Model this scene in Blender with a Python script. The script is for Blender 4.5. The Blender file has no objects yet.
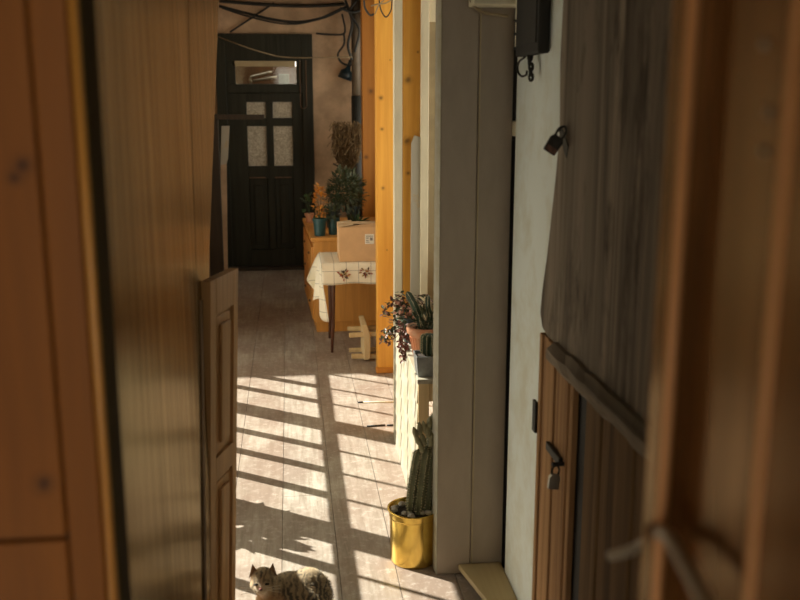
import bpy, bmesh, math, random
import numpy as np
from mathutils import Vector, Matrix, noise
random.seed(7)
SC = bpy.context.scene
COL = SC.collection

# ------------------------------------------------------------ camera, world, sun
FPX, VX, VY, H = 950., 288., 98., 1.75
pitch = math.atan2(300-VY, FPX); yaw = math.atan2(400-VX, math.hypot(FPX, 300-VY))
FW = np.array([math.sin(yaw)*math.cos(pitch), math.cos(yaw)*math.cos(pitch), -math.sin(pitch)])
RT = np.array([math.cos(yaw), -math.sin(yaw), 0.]); UP = np.cross(RT, FW)
cam = bpy.data.cameras.new('camera'); co = bpy.data.objects.new('camera', cam); COL.objects.link(co)
co.matrix_world = Matrix(((RT[0], UP[0], -FW[0], 0), (RT[1], UP[1], -FW[1], 0), (RT[2], UP[2], -FW[2], H), (0, 0, 0, 1)))
cam.sensor_width = 36; cam.lens = FPX/800*36; cam.clip_start = .02
cam.dof.use_dof = True; cam.dof.focus_distance = 4.4; cam.dof.aperture_fstop = 3.6
SC.camera = co
SUN_EL = math.radians(38)
SH = np.array([.811, -.584])                                   # ground direction the sunlight travels
w = bpy.data.worlds.new('world'); SC.world = w; w.use_nodes = True
bg = w.node_tree.nodes['Background']; bg.inputs[0].default_value = (1.0, .92, .76, 1); bg.inputs[1].default_value = 1.5
sl = bpy.data.lights.new('sun', 'SUN'); so = bpy.data.objects.new('sun', sl); COL.objects.link(so)
sl.energy = 8.5; sl.angle = math.radians(.55); sl.color = (1, .945, .825)
sd = Vector((SH[0]*math.cos(SUN_EL), SH[1]*math.cos(SUN_EL), -math.sin(SUN_EL)))
so.rotation_euler = sd.to_track_quat('-Z', 'Y').to_euler(); so.location = (-4, 7, 4)
SC.view_settings.view_transform = 'Standard'; SC.view_settings.look = 'None'
SC.view_settings.exposure = 0.62; SC.view_settings.gamma = 1; SC.view_settings.use_curve_mapping = False

def P(x, y, X=None, Y=None, Z=None):
    """point seen in direction (x, y) of the photograph on the real plane X=, Y= or Z="""
    d = FW*FPX+RT*(x-400)+UP*(300-y)
    t = Y/d[1] if Y is not None else (X/d[0] if X is not None else (Z-H)/d[2])
    return Vector((d[0]*t, d[1]*t, H+d[2]*t))

# ------------------------------------------------------------ materials
def newmat(name):
    m = bpy.data.materials.new(name); m.use_nodes = True
    nt = m.node_tree; b = nt.nodes['Principled BSDF']
    return m, nt, b
def N(nt, t, **kw):
    n = nt.nodes.new(t)
    for k, v in kw.items(): setattr(n, k, v)
    return n
def mixc(nt, fac, a, b, mode='MIX'):
    n = N(nt, 'ShaderNodeMix', data_type='RGBA', blend_type=mode)
    for s, v in ((0, fac), (6, a), (7, b)):
        if hasattr(v, 'links') or hasattr(v, 'is_linked'): nt.links.new(v, n.inputs[s])
        elif s == 0: n.inputs[s].default_value = v
        else: n.inputs[s].default_value = (*v, 1)
    return n.outputs[2]
def ramp(nt, src, stops):
    r = N(nt, 'ShaderNodeValToRGB'); nt.links.new(src, r.inputs[0])
    e = r.color_ramp.elements
    while len(e) < len(stops): e.new(.5)
    for k, (p, c) in enumerate(stops):
        e[k].position = p; e[k].color = (*c, 1) if not isinstance(c, float) else (c, c, c, 1)
    return r.outputs[0]
def coords(nt, scale, kind='Object', rot=(0, 0, 0)):
    tc = N(nt, 'ShaderNodeTexCoord'); mp = N(nt, 'ShaderNodeMapping')
    mp.inputs['Scale'].default_value = scale; mp.inputs['Rotation'].default_value = rot
    nt.links.new(tc.outputs[kind], mp.inputs[0]); return mp.outputs[0]
def tex_noise(nt, vec, scale, detail=5, rough=.6, dist=0):
    n = N(nt, 'ShaderNodeTexNoise'); nt.links.new(vec, n.inputs['Vector'])
    n.inputs['Scale'].default_value = scale; n.inputs['Detail'].default_value = detail
    n.inputs['Roughness'].default_value = rough; n.inputs['Distortion'].default_value = dist
    return n.outputs[0]
def bump(nt, b, h, strength=.3, dist=.004):
    bp = N(nt, 'ShaderNodeBump'); bp.inputs['Strength'].default_value = strength; bp.inputs['Distance'].default_value = dist
    nt.links.new(h, bp.inputs['Height']); nt.links.new(bp.outputs[0], b.inputs['Normal'])

def wood(name, light, dark, axis='Z', freq=26, rough=.5, knots=(), streak=.5, bmp=.25, stretch=.05, spots=False, coat=0, wear=None, spec=.5, gloss=None):
    m, nt, b = newmat(name)
    s = [1, 1, 1]; s['XYZ'.index(axis)] = stretch
    v = coords(nt, s)
    g = tex_noise(nt, v, freq, 6, .65, .6)
    g2 = tex_noise(nt, v, freq*.22, 3, .5, .3)
    c = mixc(nt, ramp(nt, g, ((.34, 0.), (.68, 1.))), dark, light)
    md = tuple(x*.72 for x in light)
    c = mixc(nt, ramp(nt, g2, ((.38, streak), (.6, 0.))), c, md)
    tc = N(nt, 'ShaderNodeTexCoord')
    for (p, r) in knots:
        vm = N(nt, 'ShaderNodeVectorMath', operation='DISTANCE'); nt.links.new(tc.outputs['Object'], vm.inputs[0]); vm.inputs[1].default_value = p
        nn = tex_noise(nt, tc.outputs['Object'], 30, 2)
        ad = N(nt, 'ShaderNodeMath', operation='MULTIPLY_ADD'); nt.links.new(nn, ad.inputs[0]); ad.inputs[1].default_value = r*1.1; nt.links.new(vm.outputs['Value'], ad.inputs[2])
        dv = N(nt, 'ShaderNodeMath', operation='DIVIDE'); nt.links.new(ad.outputs[0], dv.inputs[0]); dv.inputs[1].default_value = r*2.6
        f = ramp(nt, dv.outputs[0], ((.3, .85), (.45, .55), (.55, .25), (.9, 0.)))
        c = mixc(nt, f, c, tuple(x*.25 for x in dark))
    if spots:
        vo = N(nt, 'ShaderNodeTexVoronoi'); nt.links.new(coords(nt, (1, 1, .45)), vo.inputs['Vector']); vo.inputs['Scale'].default_value = 5.5
        f = ramp(nt, vo.outputs['Distance'], ((.05, .85), (.09, .3), (.14, 0.)))
        c = mixc(nt, f, c, tuple(x*.3 for x in dark))
    if wear:
        nn = tex_noise(nt, coords(nt, (1, 1, .3)), 7, 5, .7)
        c = mixc(nt, ramp(nt, nn, ((.52, 0.), (.66, .8))), c, wear)
    nt.links.new(c, b.inputs['Base Color'])
    b.inputs['Roughness'].default_value = rough
    b.inputs['Specular IOR Level'].default_value = spec
    if coat: b.inputs['Coat Weight'].default_value = coat; b.inputs['Coat Roughness'].default_value = .25
    bump(nt, b, g, bmp)
    if gloss:                                                   # amber varnish: a tinted glossy coat over the wood
        gl = N(nt, 'ShaderNodeBsdfGlossy'); nt.links.new(mixc(nt, ramp(nt, g, ((.36, 0.), (.62, 1.))), tuple(x_*.70 for x_ in gloss[0]), gloss[0]), gl.inputs['Color']); gl.inputs['Roughness'].default_value = gloss[1]
        lw = N(nt, 'ShaderNodeFresnel'); lw.inputs[0].default_value = 1.45
        mu = N(nt, 'ShaderNodeMath', operation='MULTIPLY'); nt.links.new(lw.outputs[0], mu.inputs[0]); mu.inputs[1].default_value = gloss[2]
        b.inputs['Specular IOR Level'].default_value = 0
        mx = N(nt, 'ShaderNodeMixShader'); nt.links.new(mu.outputs[0], mx.inputs[0]); nt.links.new(b.outputs[0], mx.inputs[1]); nt.links.new(gl.outputs[0], mx.inputs[2])
        nt.links.new(mx.outputs[0], nt.nodes['Material Output'].inputs[0])
        if b.inputs['Normal'].links: nt.links.new(b.inputs['Normal'].links[0].from_socket, gl.inputs['Normal'])
    return m
def plain(name, c, rough=.6, metal=0, var=.12, scale=12, bmp=.1, c2=None, lo=.4, hi=.62, axis=(1, 1, 1)):
    m, nt, b = newmat(name)
    v = coords(nt, axis); n = tex_noise(nt, v, scale, 5, .65)
    c2 = c2 or tuple(x*(1-var*2) for x in c)
    nt.links.new(mixc(nt, ramp(nt, n, ((lo, 0.), (hi, 1.))), c2, c), b.inputs['Base Color'])
    b.inputs['Roughness'].default_value = rough; b.inputs['Metallic'].default_value = metal
    if bmp: bump(nt, b, n, bmp)
    return m

M = {}
def KN(Y, *a): return tuple((tuple(P(x, y, Y=Y)), q) for (x, y, q) in a)
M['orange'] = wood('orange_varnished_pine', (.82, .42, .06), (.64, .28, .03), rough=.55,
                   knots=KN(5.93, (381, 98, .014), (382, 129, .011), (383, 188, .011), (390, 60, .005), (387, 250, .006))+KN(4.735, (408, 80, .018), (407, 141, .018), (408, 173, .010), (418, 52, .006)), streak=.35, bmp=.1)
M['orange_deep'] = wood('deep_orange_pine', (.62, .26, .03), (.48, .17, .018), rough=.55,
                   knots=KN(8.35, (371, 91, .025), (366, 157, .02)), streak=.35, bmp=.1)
M['dresser'] = wood('orange_brown_dresser_wood', (.72, .34, .07), (.55, .24, .045), rough=.45, streak=.3, bmp=.08)
M['cream'] = plain('cream_paint', (.86, .78, .56), .55, var=.07, scale=9, axis=(1, 1, .3))
M['white'] = plain('worn_white_paint', (.35, .33, .26), .6, var=.1, scale=16, axis=(1, .4, 1), c2=(.30, .27, .18))
M['pallid'] = plain('pale_grey_board', (.46, .43, .34), .6, var=.06, c2=(.50, .36, .18), lo=.28, hi=.42, scale=6)
M['beige'] = plain('beige_board', (.46, .37, .21), .6, var=.1, scale=5)
M['pillar'] = plain('taupe_painted_wood', (.37, .30, .22), .45, var=.05, scale=12, bmp=.05, axis=(1, 1, .3))
M['wall'] = plain('pale_green_white_plaster', (.80, .86, .79), .8, var=.1, scale=6, bmp=.35, c2=(.70, .71, .58), lo=.3, hi=.55)
M['farwall'] = plain('tan_plaster', (.66, .46, .29), .85, var=.15, scale=3.5, bmp=.3)
M['dark'] = plain('brown_black_shade_and_paint', (.022, .019, .013), .8, scale=8)  # near black: stands for shade in the gaps, also the electric box's own colour
M['fardoor'] = wood('dark_stained_door_wood', (.036, .036, .023), (.014, .015, .010), rough=.55, streak=.3, spec=.25)
M['darkpost'] = wood('blackish_brown_wood', (.05, .033, .018), (.022, .016, .01), rough=.6)
M['browntrim'] = wood('mid_brown_wood', (.18, .10, .05), (.09, .05, .025), rough=.55)
M['weather'] = wood('weathered_grey_wood', (.36, .29, .21), (.045, .032, .02), freq=17, rough=.85, wear=(.05, .035, .02), stretch=.035, streak=.9, bmp=.5, spec=.2)
M['beam'] = wood('rough_grey_beam', (.30, .23, .15), (.06, .045, .03), axis='Y', freq=18, rough=.85, bmp=.7)
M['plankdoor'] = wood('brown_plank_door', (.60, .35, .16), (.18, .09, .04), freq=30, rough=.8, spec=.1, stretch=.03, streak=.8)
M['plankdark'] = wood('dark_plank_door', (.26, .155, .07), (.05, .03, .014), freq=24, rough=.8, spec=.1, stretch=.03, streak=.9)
M['leaf_wood'] = wood('grey_brown_door_leaf', (.125, .078, .034), (.050, .030, .013), freq=26, rough=.5, gloss=((.86, .69, .46), .19, .82), stretch=.03, streak=.6, bmp=.12)
M['half'] = wood('brown_panelled_leaf', (.62, .36, .15), (.32, .17, .065), freq=30, rough=.5, spec=.15, streak=.6)
M['near_orange'] = wood('orange_brown_near_door', (.26, .088, .008), (.15, .048, .004), freq=16, rough=.5, spec=.25, bmp=.06, stretch=.06,
                        knots=((tuple(P(22, 165, Y=1.05)), .010), (tuple(P(14, 178, Y=1.05)), .008), (tuple(P(44, 484, Y=1.05)), .011)))
M['lit_edge'] = wood('lit_edge_bead', (.55, .27, .05), (.42, .18, .03), rough=.35)  # golden tone carries the light on the door's rounded edge
M['jamb'] = wood('dark_olive_jamb', (.075, .050, .018), (.040, .027, .010), rough=.85, spec=.1)
M['near_red'] = wood('red_brown_varnished_door', (.17, .072, .022), (.085, .034, .010), freq=12, rough=.5, gloss=((1, .76, .48), .22, 1.), bmp=.05, stretch=.12, streak=.7)
M['near_bead'] = wood('lit_red_brown_bead', (.70, .36, .15), (.55, .27, .10), freq=14, rough=.4)  # lighter than the door, to paint in its lit trim line
M['pale_wood'] = wood('pale_raw_wood', (.72, .55, .30), (.55, .40, .19), freq=22, rough=.6)
M['stepwood'] = wood('yellowish_step_board', (.52, .40, .20), (.42, .31, .14), axis='Y', freq=18, rough=.55)
M['terracotta'] = plain('terracotta', (.55, .22, .10), .75, var=.12, scale=14, c2=(.52, .29, .17))
M['teal'] = plain('teal_plastic', (.012, .065, .068), .4, var=.05)
M['navy'] = plain('navy_glazed_pot', (.012, .03, .04), .35, var=.05)
M['soil'] = plain('dark_soil', (.05, .035, .022), .95, var=.3, scale=60, bmp=.6)
M['gold'] = plain('brass_coloured_metal', (.86, .63, .17), .24, 1, var=.1, scale=5, bmp=.03, c2=(.74, .50, .11))
M['zinc'] = plain('zinc_grey_metal', (.33, .35, .34), .5, .7, var=.15, scale=14, c2=(.20, .21, .21))
M['pebble'] = plain('pale_pebbles', (.50, .45, .36), .7, var=.2, scale=20)
M['cactus'] = plain('grey_green_cactus', (.125, .13, .058), .6, var=.2, scale=25)
M['cactus_dark'] = plain('dark_green_cactus', (.035, .07, .03), .55, var=.2, scale=25)
M['pup'] = plain('pale_fuzzy_offsets', (.25, .23, .12), .7, var=.2, scale=40)
M['spine'] = plain('straw_spines', (.60, .50, .30), .6, bmp=0)
M['leaf_g'] = plain('green_leaves', (.05, .10, .035), .45, var=.3, scale=20, bmp=0)
M['leaf_d'] = plain('deep_green_leaves', (.032, .058, .024), .5, var=.3, scale=20, bmp=0, c2=(.07, .075, .03))
M['leaf_r'] = plain('reddish_leaves', (.22, .06, .045), .5, var=.3, scale=60, bmp=0, c2=(.10, .065, .04))
M['leaf_p'] = plain('pinkish_flowers', (.62, .30, .20), .6, var=.2, scale=60, bmp=0)
M['straw'] = plain('dried_straw', (.24, .15, .06), .8, var=.3, scale=30, bmp=0, c2=(.10, .062, .025))
M['amber'] = plain('amber_glaze', (.80, .38, .05), .4, var=.25, scale=30, c2=(.60, .22, .03))
M['card'] = plain('brown_cardboard', (.64, .40, .20), .8, var=.05, scale=8, bmp=.05)
M['card_in'] = plain('pale_cardboard_flap', (.74, .56, .34), .8, var=.06)
M['paper'] = plain('white_paper', (.78, .74, .62), .7, var=.04, bmp=0)
M['ink'] = plain('grey_print', (.25, .22, .18), .7, bmp=0)
M['table_wood'] = wood('dark_reddish_table_wood', (.13, .05, .025), (.07, .028, .014), rough=.4)
M['iron'] = plain('dark_rusted_iron', (.035, .030, .022), .6, .5, var=.3, scale=40)
M['rust'] = plain('rust_brown_metal', (.16, .075, .045), .65, .4, var=.3, scale=60)
M['steel'] = plain('dull_steel', (.42, .40, .34), .35, 1, var=.1)
M['bar'] = plain('worn_grey_bar', (.42, .37, .28), .4, .5, var=.15)
M['cable'] = plain('black_cable', (.022, .022, .018), .6, bmp=0)
M['cable_p'] = plain('pale_cable', (.34, .26, .15), .6, bmp=0)
M['pipe'] = plain('brown_grey_pipe', (.13, .095, .06), .5, var=.15)
M['red_embroid'] = plain('red_embroidery', (.42, .09, .04), .8, bmp=0)
M['dark_embroid'] = plain('dark_embroidery', (.075, .05, .03), .8, bmp=0)
M['yel_embroid'] = plain('yellow_embroidery', (.55, .33, .06), .8, bmp=0)
M['outside'] = plain('outdoor_plaster', (.45, .40, .30), .9)
M['ceil'] = plain('dark_ceiling_boards', (.10, .07, .04), .8, var=.2)
M['paleblue'] = plain('pale_blue_enamel', (.45, .58, .58), .4, bmp=0)

# floor boards
def floor_mat():
    m, nt, b = newmat('worn_floor_boards')
    v = coords(nt, (1, .08, 1))
    g = tex_noise(nt, v, 38, 7, .7, .4)
    att = N(nt, 'ShaderNodeTexCoord'); sx = N(nt, 'ShaderNodeSeparateXYZ'); nt.links.new(att.outputs['Object'], sx.inputs[0])
    a = N(nt, 'ShaderNodeMath', operation='MULTIPLY_ADD'); nt.links.new(sx.outputs[0], a.inputs[0]); a.inputs[1].default_value = 1/PW; a.inputs[2].default_value = -PX0/PW
    fl = N(nt, 'ShaderNodeMath', operation='FLOOR'); nt.links.new(a.outputs[0], fl.inputs[0])
    wn = N(nt, 'ShaderNodeTexWhiteNoise', noise_dimensions='1D'); nt.links.new(fl.outputs[0], wn.inputs['W'])
    c = mixc(nt, ramp(nt, g, ((.3, 0.), (.7, 1.))), (.21, .18, .135), (.48, .44, .375))
    big = tex_noise(nt, coords(nt, (1, .6, 1)), 3.2, 6, .7)
    c = mixc(nt, ramp(nt, big, ((.42, .75), (.60, 0.))), c, (.21, .155, .12))
    c = mixc(nt, wn.outputs[0], c, mixc(nt, .30, c, (.24, .16, .11)))
    fine = tex_noise(nt, coords(nt, (1, 1, 1)), 26, 8, .8)
    c = mixc(nt, ramp(nt, fine, ((.52, 0.), (.70, .5))), c, (.68, .63, .55))
    nt.links.new(c, b.inputs['Base Color']); b.inputs['Roughness'].default_value = .5
    bump(nt, b, g, .3, .003)
    return m
PW, PX0 = .215, -.925
M['floor'] = floor_mat()

# patterned frosted glass
def frosted():
    m, nt, b = newmat('patterned_frosted_glass')
    v = coords(nt, (1, 1, 1)); n = tex_noise(nt, v, 34, 4, .7, 1.5)
    c = mixc(nt, ramp(nt, n, ((.38, 0.), (.62, 1.))), (.52, .47, .36), (.90, .86, .76))
    tr = N(nt, 'ShaderNodeBsdfTranslucent'); nt.links.new(c, tr.inputs[0]); nt.links.new(c, b.inputs['Base Color'])
    b.inputs['Roughness'].default_value = .4
    mx = N(nt, 'ShaderNodeMixShader'); mx.inputs[0].default_value = .55
    nt.links.new(b.outputs[0], mx.inputs[1]); nt.links.new(tr.outputs[0], mx.inputs[2])
    nt.links.new(mx.outputs[0], nt.nodes['Material Output'].inputs[0])
    return m
M['frost'] = frosted()
def clear():
    m, nt, b = newmat('clear_window_glass')
    t = N(nt, 'ShaderNodeBsdfTransparent'); t.inputs[0].default_value = (.92, .93, .90, 1)
    g = N(nt, 'ShaderNodeBsdfGlossy'); g.inputs['Roughness'].default_value = .05
    mx = N(nt, 'ShaderNodeMixShader'); mx.inputs[0].default_value = .07
    nt.links.new(t.outputs[0], mx.inputs[1]); nt.links.new(g.outputs[0], mx.inputs[2]); nt.links.new(mx.outputs[0], nt.nodes['Material Output'].inputs[0])
    return m
M['clear'] = clear()
def cloth_mat():
    m, nt, b = newmat('cream_checked_tablecloth')
    tc = N(nt, 'ShaderNodeUVMap'); sx = N(nt, 'ShaderNodeSeparateXYZ'); nt.links.new(tc.outputs[0], sx.inputs[0])
    def line(o, step, wd):
        md = N(nt, 'ShaderNodeMath', operation='PINGPONG'); nt.links.new(o, md.inputs[0]); md.inputs[1].default_value = step/2
        lt = N(nt, 'ShaderNodeMath', operation='LESS_THAN'); nt.links.new(md.outputs[0], lt.inputs[0]); lt.inputs[1].default_value = wd
        return lt.outputs[0]
    mx = N(nt, 'ShaderNodeMath', operation='MAXIMUM')
    nt.links.new(line(sx.outputs[0], .085, .0022), mx.inputs[0]); nt.links.new(line(sx.outputs[1], .085, .0022), mx.inputs[1])
    n = tex_noise(nt, coords(nt, (1, 1, 1)), 15, 4)
    base = mixc(nt, n, (.80, .72, .54), (.88, .82, .66))
    fac = N(nt, 'ShaderNodeMath', operation='MULTIPLY'); nt.links.new(mx.outputs[0], fac.inputs[0]); fac.inputs[1].default_value = .6
    nt.links.new(mixc(nt, fac.outputs[0], base, (.22, .18, .13)), b.inputs['Base Color']); b.inputs['Roughness'].default_value = .8
    return m
M['cloth'] = cloth_mat()
def cat_mat():
    m, nt, b = newmat('tabby_fur')
    v = coords(nt, (1, 1, 1))
    wv = N(nt, 'ShaderNodeTexWave', bands_direction='X'); nt.links.new(v, wv.inputs[0])
    wv.inputs['Scale'].default_value = 19; wv.inputs['Distortion'].default_value = 11; wv.inputs['Detail'].default_value = 3; wv.inputs['Detail Scale'].default_value = 2
    n = tex_noise(nt, v, 11, 4, .6)
    c = mixc(nt, ramp(nt, wv.outputs['Fac'], ((.4, 0.), (.62, 1.))), (.075, .062, .04), (.30, .23, .13))
    c = mixc(nt, ramp(nt, n, ((.47, 0.), (.60, .8))), c, (.50, .38, .22))
    n2 = tex_noise(nt, v, 30, 4, .6)
    for (p, r0, r1, col) in (((-.078, -.05, .105), .045, .075, (.52, .29, .13)), ((-.080, -.078, .183), .012, .026, (.78, .66, .48)), ((-.104, -.05, .200), .010, .026, (.60, .44, .26)), ((-.080, -.07, .165), .010, .022, (.80, .70, .55))):
        vm = N(nt, 'ShaderNodeVectorMath', operation='DISTANCE'); nt.links.new(v, vm.inputs[0]); vm.inputs[1].default_value = p
        ad = N(nt, 'ShaderNodeMath', operation='MULTIPLY_ADD'); nt.links.new(n2, ad.inputs[0]); ad.inputs[1].default_value = .03; nt.links.new(vm.outputs['Value'], ad.inputs[2])
        c = mixc(nt, ramp(nt, N_add(nt, ad.outputs[0], -.015), ((r0, .85), (r1, 0.))), c, col)
    nt.links.new(c, b.inputs['Base Color']); b.inputs['Roughness'].default_value = .85
    b.inputs['Sheen Weight'].default_value = .4; b.inputs['Sheen Tint'].default_value = (1, .85, .6, 1)
    return m
def N_add(nt, o, k):
    n = N(nt, 'ShaderNodeMath', operation='ADD'); nt.links.new(o, n.inputs[0]); n.inputs[1].default_value = k; return n.outputs[0]
M['cat'] = cat_mat(); M['ear_fur'] = plain('ginger_ear_fur', (.40, .25, .13), .9, var=.2, scale=80)

# ------------------------------------------------------------ mesh helpers
class MB:
    def __init__(s): s.bm = bmesh.new(); s.mi = 0; s.mats = []
    def _tag(s, fs):
        for f in fs: f.material_index = s.mi
    def box(s, a, b):
        x0, x1 = sorted((a[0], b[0])); y0, y1 = sorted((a[1], b[1])); z0, z1 = sorted((a[2], b[2]))
        v = [s.bm.verts.new((x, y, z)) for z in (z0, z1) for (x, y) in ((x0, y0), (x1, y0), (x1, y1), (x0, y1))]
        s._tag([s.bm.faces.new([v[i] for i in q]) for q in ((3, 2, 1, 0), (4, 5, 6, 7), (0, 1, 5, 4), (1, 2, 6, 5), (2, 3, 7, 6), (3, 0, 4, 7))])
        return s
    def prism(s, poly, off):
        """polygon of 3-D points extruded by the vector off"""
        off = Vector(off); a = [s.bm.verts.new(p) for p in poly]; b = [s.bm.verts.new(Vector(p)+off) for p in poly]
        n = len(poly); fs = [s.bm.faces.new(a), s.bm.faces.new(b[::-1])]
        for i in range(n): fs.append(s.bm.faces.new((a[(i+1) % n], a[i], b[i], b[(i+1) % n])))
        s._tag(fs); return s
    def tube(s, pts, r, n=8, cap=True, star=0, ribs=0):
        pts = [Vector(p) for p in pts]; R = r if hasattr(r, '__len__') else [r]*len(pts)
        rings = []; prev = None
        for i, p in enumerate(pts):
            t = (pts[min(i+1, len(pts)-1)]-pts[max(i-1, 0)]).normalized()
            u = t.orthogonal().normalized() if prev is None else (prev-t*prev.dot(t)).normalized()
            prev = u; v = t.cross(u); ring = []
            for k in range(n):
                a = 2*math.pi*k/n; rr = R[i]*(1+star*math.cos(a*ribs)) if ribs else R[i]
                ring.append(s.bm.verts.new(p+u*math.cos(a)*rr+v*math.sin(a)*rr))
            rings.append(ring)
        fs = []
        for a, b in zip(rings, rings[1:]):
            for k in range(n): fs.append(s.bm.faces.new((a[k], a[(k+1) % n], b[(k+1) % n], b[k])))
        if cap: fs += [s.bm.faces.new(rings[0][::-1]), s.bm.faces.new(rings[-1])]
        s._tag(fs); return s
    def lathe(s, c, prof, n=32, sq=0):
        c = Vector(c); rings = []
        for (r, z) in prof:
            if r < 1e-5: rings.append([s.bm.verts.new(c+Vector((0, 0, z)))]); continue
            rings.append([s.bm.verts.new(c+Vector((r*math.cos(2*math.pi*k/n), r*math.sin(2*math.pi*k/n), z))) for k in range(n)])
        fs = []
        for a, b in zip(rings, rings[1:]):
            for k in range(n):
                k2 = (k+1) % n
                if len(a) == 1 and len(b) == 1: continue
                if len(a) == 1: fs.append(s.bm.faces.new((a[0], b[k2], b[k])))
                elif len(b) == 1: fs.append(s.bm.faces.new((a[k], a[k2], b[0])))
                else: fs.append(s.bm.faces.new((a[k], a[k2], b[k2], b[k])))
        s._tag(fs); return s
    def ball(s, c, r, seg=12):
        m = Matrix.Translation(c) @ Matrix.Diagonal((*(r if hasattr(r, '__len__') else (r, r, r)), 1))
        o = bmesh.ops.create_uvsphere(s.bm, u_segments=seg, v_segments=max(6, seg*2//3), radius=1, matrix=m)
        s._tag({f for v in o['verts'] for f in v.link_faces}); return s
    def leaf(s, p, d, up, L, W):
        """pointed leaf folded along its midrib"""
        p = Vector(p); d = Vector(d).normalized(); sd_ = d.cross(Vector(up)).normalized(); nn = sd_.cross(d)
        pts = [p, p+d*L*.35+sd_*W/2+nn*L*.06, p+d*L*.75+sd_*W*.36+nn*L*.04, p+d*L-nn*L*.08, p+d*L*.75-sd_*W*.36+nn*L*.04, p+d*L*.35-sd_*W/2+nn*L*.06, p+d*L*.5-nn*L*.03]
        v = [s.bm.verts.new(q) for q in pts]
        s._tag([s.bm.faces.new([v[i] for i in q]) for q in ((0, 1, 6), (1, 2, 6), (2, 3, 6), (3, 4, 6), (4, 5, 6), (5, 0, 6))]); return s
    def build(s, name, mat, parent=None, smooth=False, bev=0, fix=True):
        if fix: bmesh.ops.recalc_face_normals(s.bm, faces=s.bm.faces)
        me = bpy.data.meshes.new(name); s.bm.to_mesh(me); s.bm.free()
        for mm in (mat if isinstance(mat, (list, tuple)) else [mat]): me.materials.append(M[mm] if isinstance(mm, str) else mm)
        if smooth:
            for p_ in me.polygons: p_.use_smooth = True
        o = bpy.data.objects.new(name, me); COL.objects.link(o)
        if parent: o.parent = parent; o.matrix_parent_inverse = Matrix.Translation(-parent.location)
        if bev:
            b = o.modifiers.new('bevel', 'BEVEL'); b.width = bev; b.segments = 2; b.limit_method = 'ANGLE'
        return o
def tag(o, label, cat, group=None, kind=None):
    o['label'] = label; o['category'] = cat
    if group: o['group'] = group
    if kind: o['kind'] = kind
    return o
def thing(name, loc, label, cat, group=None, kind=None):
    o = bpy.data.objects.new(name, None); COL.objects.link(o); o.location = loc; o.empty_display_size = .05
    return tag(o, label, cat, group, kind)
def struct(o, label, cat): return tag(o, label, cat, kind='structure')
def path(pts, n=16):
    """smooth curve through points"""
    pts = [Vector(p) for p in pts]; out = []
    q = [pts[0]*2-pts[1]]+pts+[pts[-1]*2-pts[-2]]
    for i in range(1, len(q)-2):
        for k in range(n):
            t = k/n; a, b, c, d = q[i-1], q[i], q[i+1], q[i+2]
            out.append(.5*((2*b)+(c-a)*t+(2*a-5*b+4*c-d)*t*t+(3*b-a-3*c+d)*t**3))
    out.append(pts[-1]); return out

# ============================================================ THE SETTING
YF = 9.95                                                      # far wall
CH = 2.78                                                      # ceiling height
# floor boards along the corridor
mb = MB(); x = PX0; k = 0
mb.box((PX0, -1.2, -.06), (1.75, YF+.2, -.014))
while x < 1.7:
    y = -1.2-(k*1.37) % 2.1
    while y < YF+.1:
        y2 = min(y+2.9+(k % 3)*.35, YF+.12); mb.box((x+.0011, max(y, -1.2)+.001, -.02), (x+PW-.0011, y2-.001, 0)); y = y2
    x += PW; k += 1
struct(mb.build('floor', 'floor', bev=.0007), 'worn greyish wooden floor boards running along the corridor', 'floor')
struct(MB().box((-1.6, -1.5, CH), (1.75, YF+.2, CH+.08)).build('ceiling', 'ceil'), 'dark board ceiling above the corridor', 'ceiling')

# far wall with the opening of the dark door
DX0, DX1 = P(219, 150, Y=YF).x, P(314, 150, Y=YF).x
DTOP = P(266, 34, Y=YF).z
mb = MB(); mb.box((-.95, YF, 0), (DX0, YF+.12, CH)).box((DX1, YF, 0), (1.75, YF+.12, CH)).box((DX0, YF, DTOP), (DX1, YF+.12, CH))
struct(mb.build('wall_far', 'farwall'), 'tan plastered end wall around the dark door', 'wall')
# left wall: solid pieces before and after the long window
WX = -.75
mb = MB(); mb.box((WX-.13, 6.95, 0), (WX-.03, YF, CH)).box((WX-.13, 1.15, 0), (WX-.03, 2.83, CH)).box((WX-.13, 2.83, 0), (WX-.03, 6.95, .10)).box((WX-.13, 2.83, 2.74), (WX-.03, 6.95, CH))
struct(mb.build('wall_left', 'farwall'), 'left corridor wall above and below the long window', 'wall')
win = thing('window_1', (WX, 4.9, .1), 'long many-paned left window that throws the striped sunlight', 'window', kind='structure')
mb = MB()
for y in (6.98-.1, 5.62, 4.275, 2.90): mb.box((WX-.05, y-.075, .10), (WX+.03, y+.075, 2.74))
mb.box((WX-.05, 2.83, .10), (WX+.03, 6.95, .16)).box((WX-.05, 2.83, 2.68), (WX+.03, 6.95, 2.74))
mb.build('window_frame', 'cream', win, bev=.004)
ZR = .925/.811*math.tan(SUN_EL)
MB().box((WX-.02, 2.83, ZR-.026), (WX+.02, 6.95, ZR+.026)).build('window_rail', 'cream', win, bev=.003)
for y in (6.63, 6.315, 6.01, 5.25, 4.95, 4.65, 3.955, 3.63, 3.30):
    MB().box((WX-.012, y-.032, .14), (WX+.012, y+.032, ZR)).build('baluster', 'cream', win)
    MB().box((WX-.005, y-.010, ZR), (WX+.005, y+.010, 2.70)).build('glazing_bar', 'cream', win)
MB().box((WX-.02, 2.97, 1.28), (WX, 4.205, 2.68)).build('sun_block_board', 'browntrim', win)  # added board that keeps the sun off the pale right wall
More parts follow.
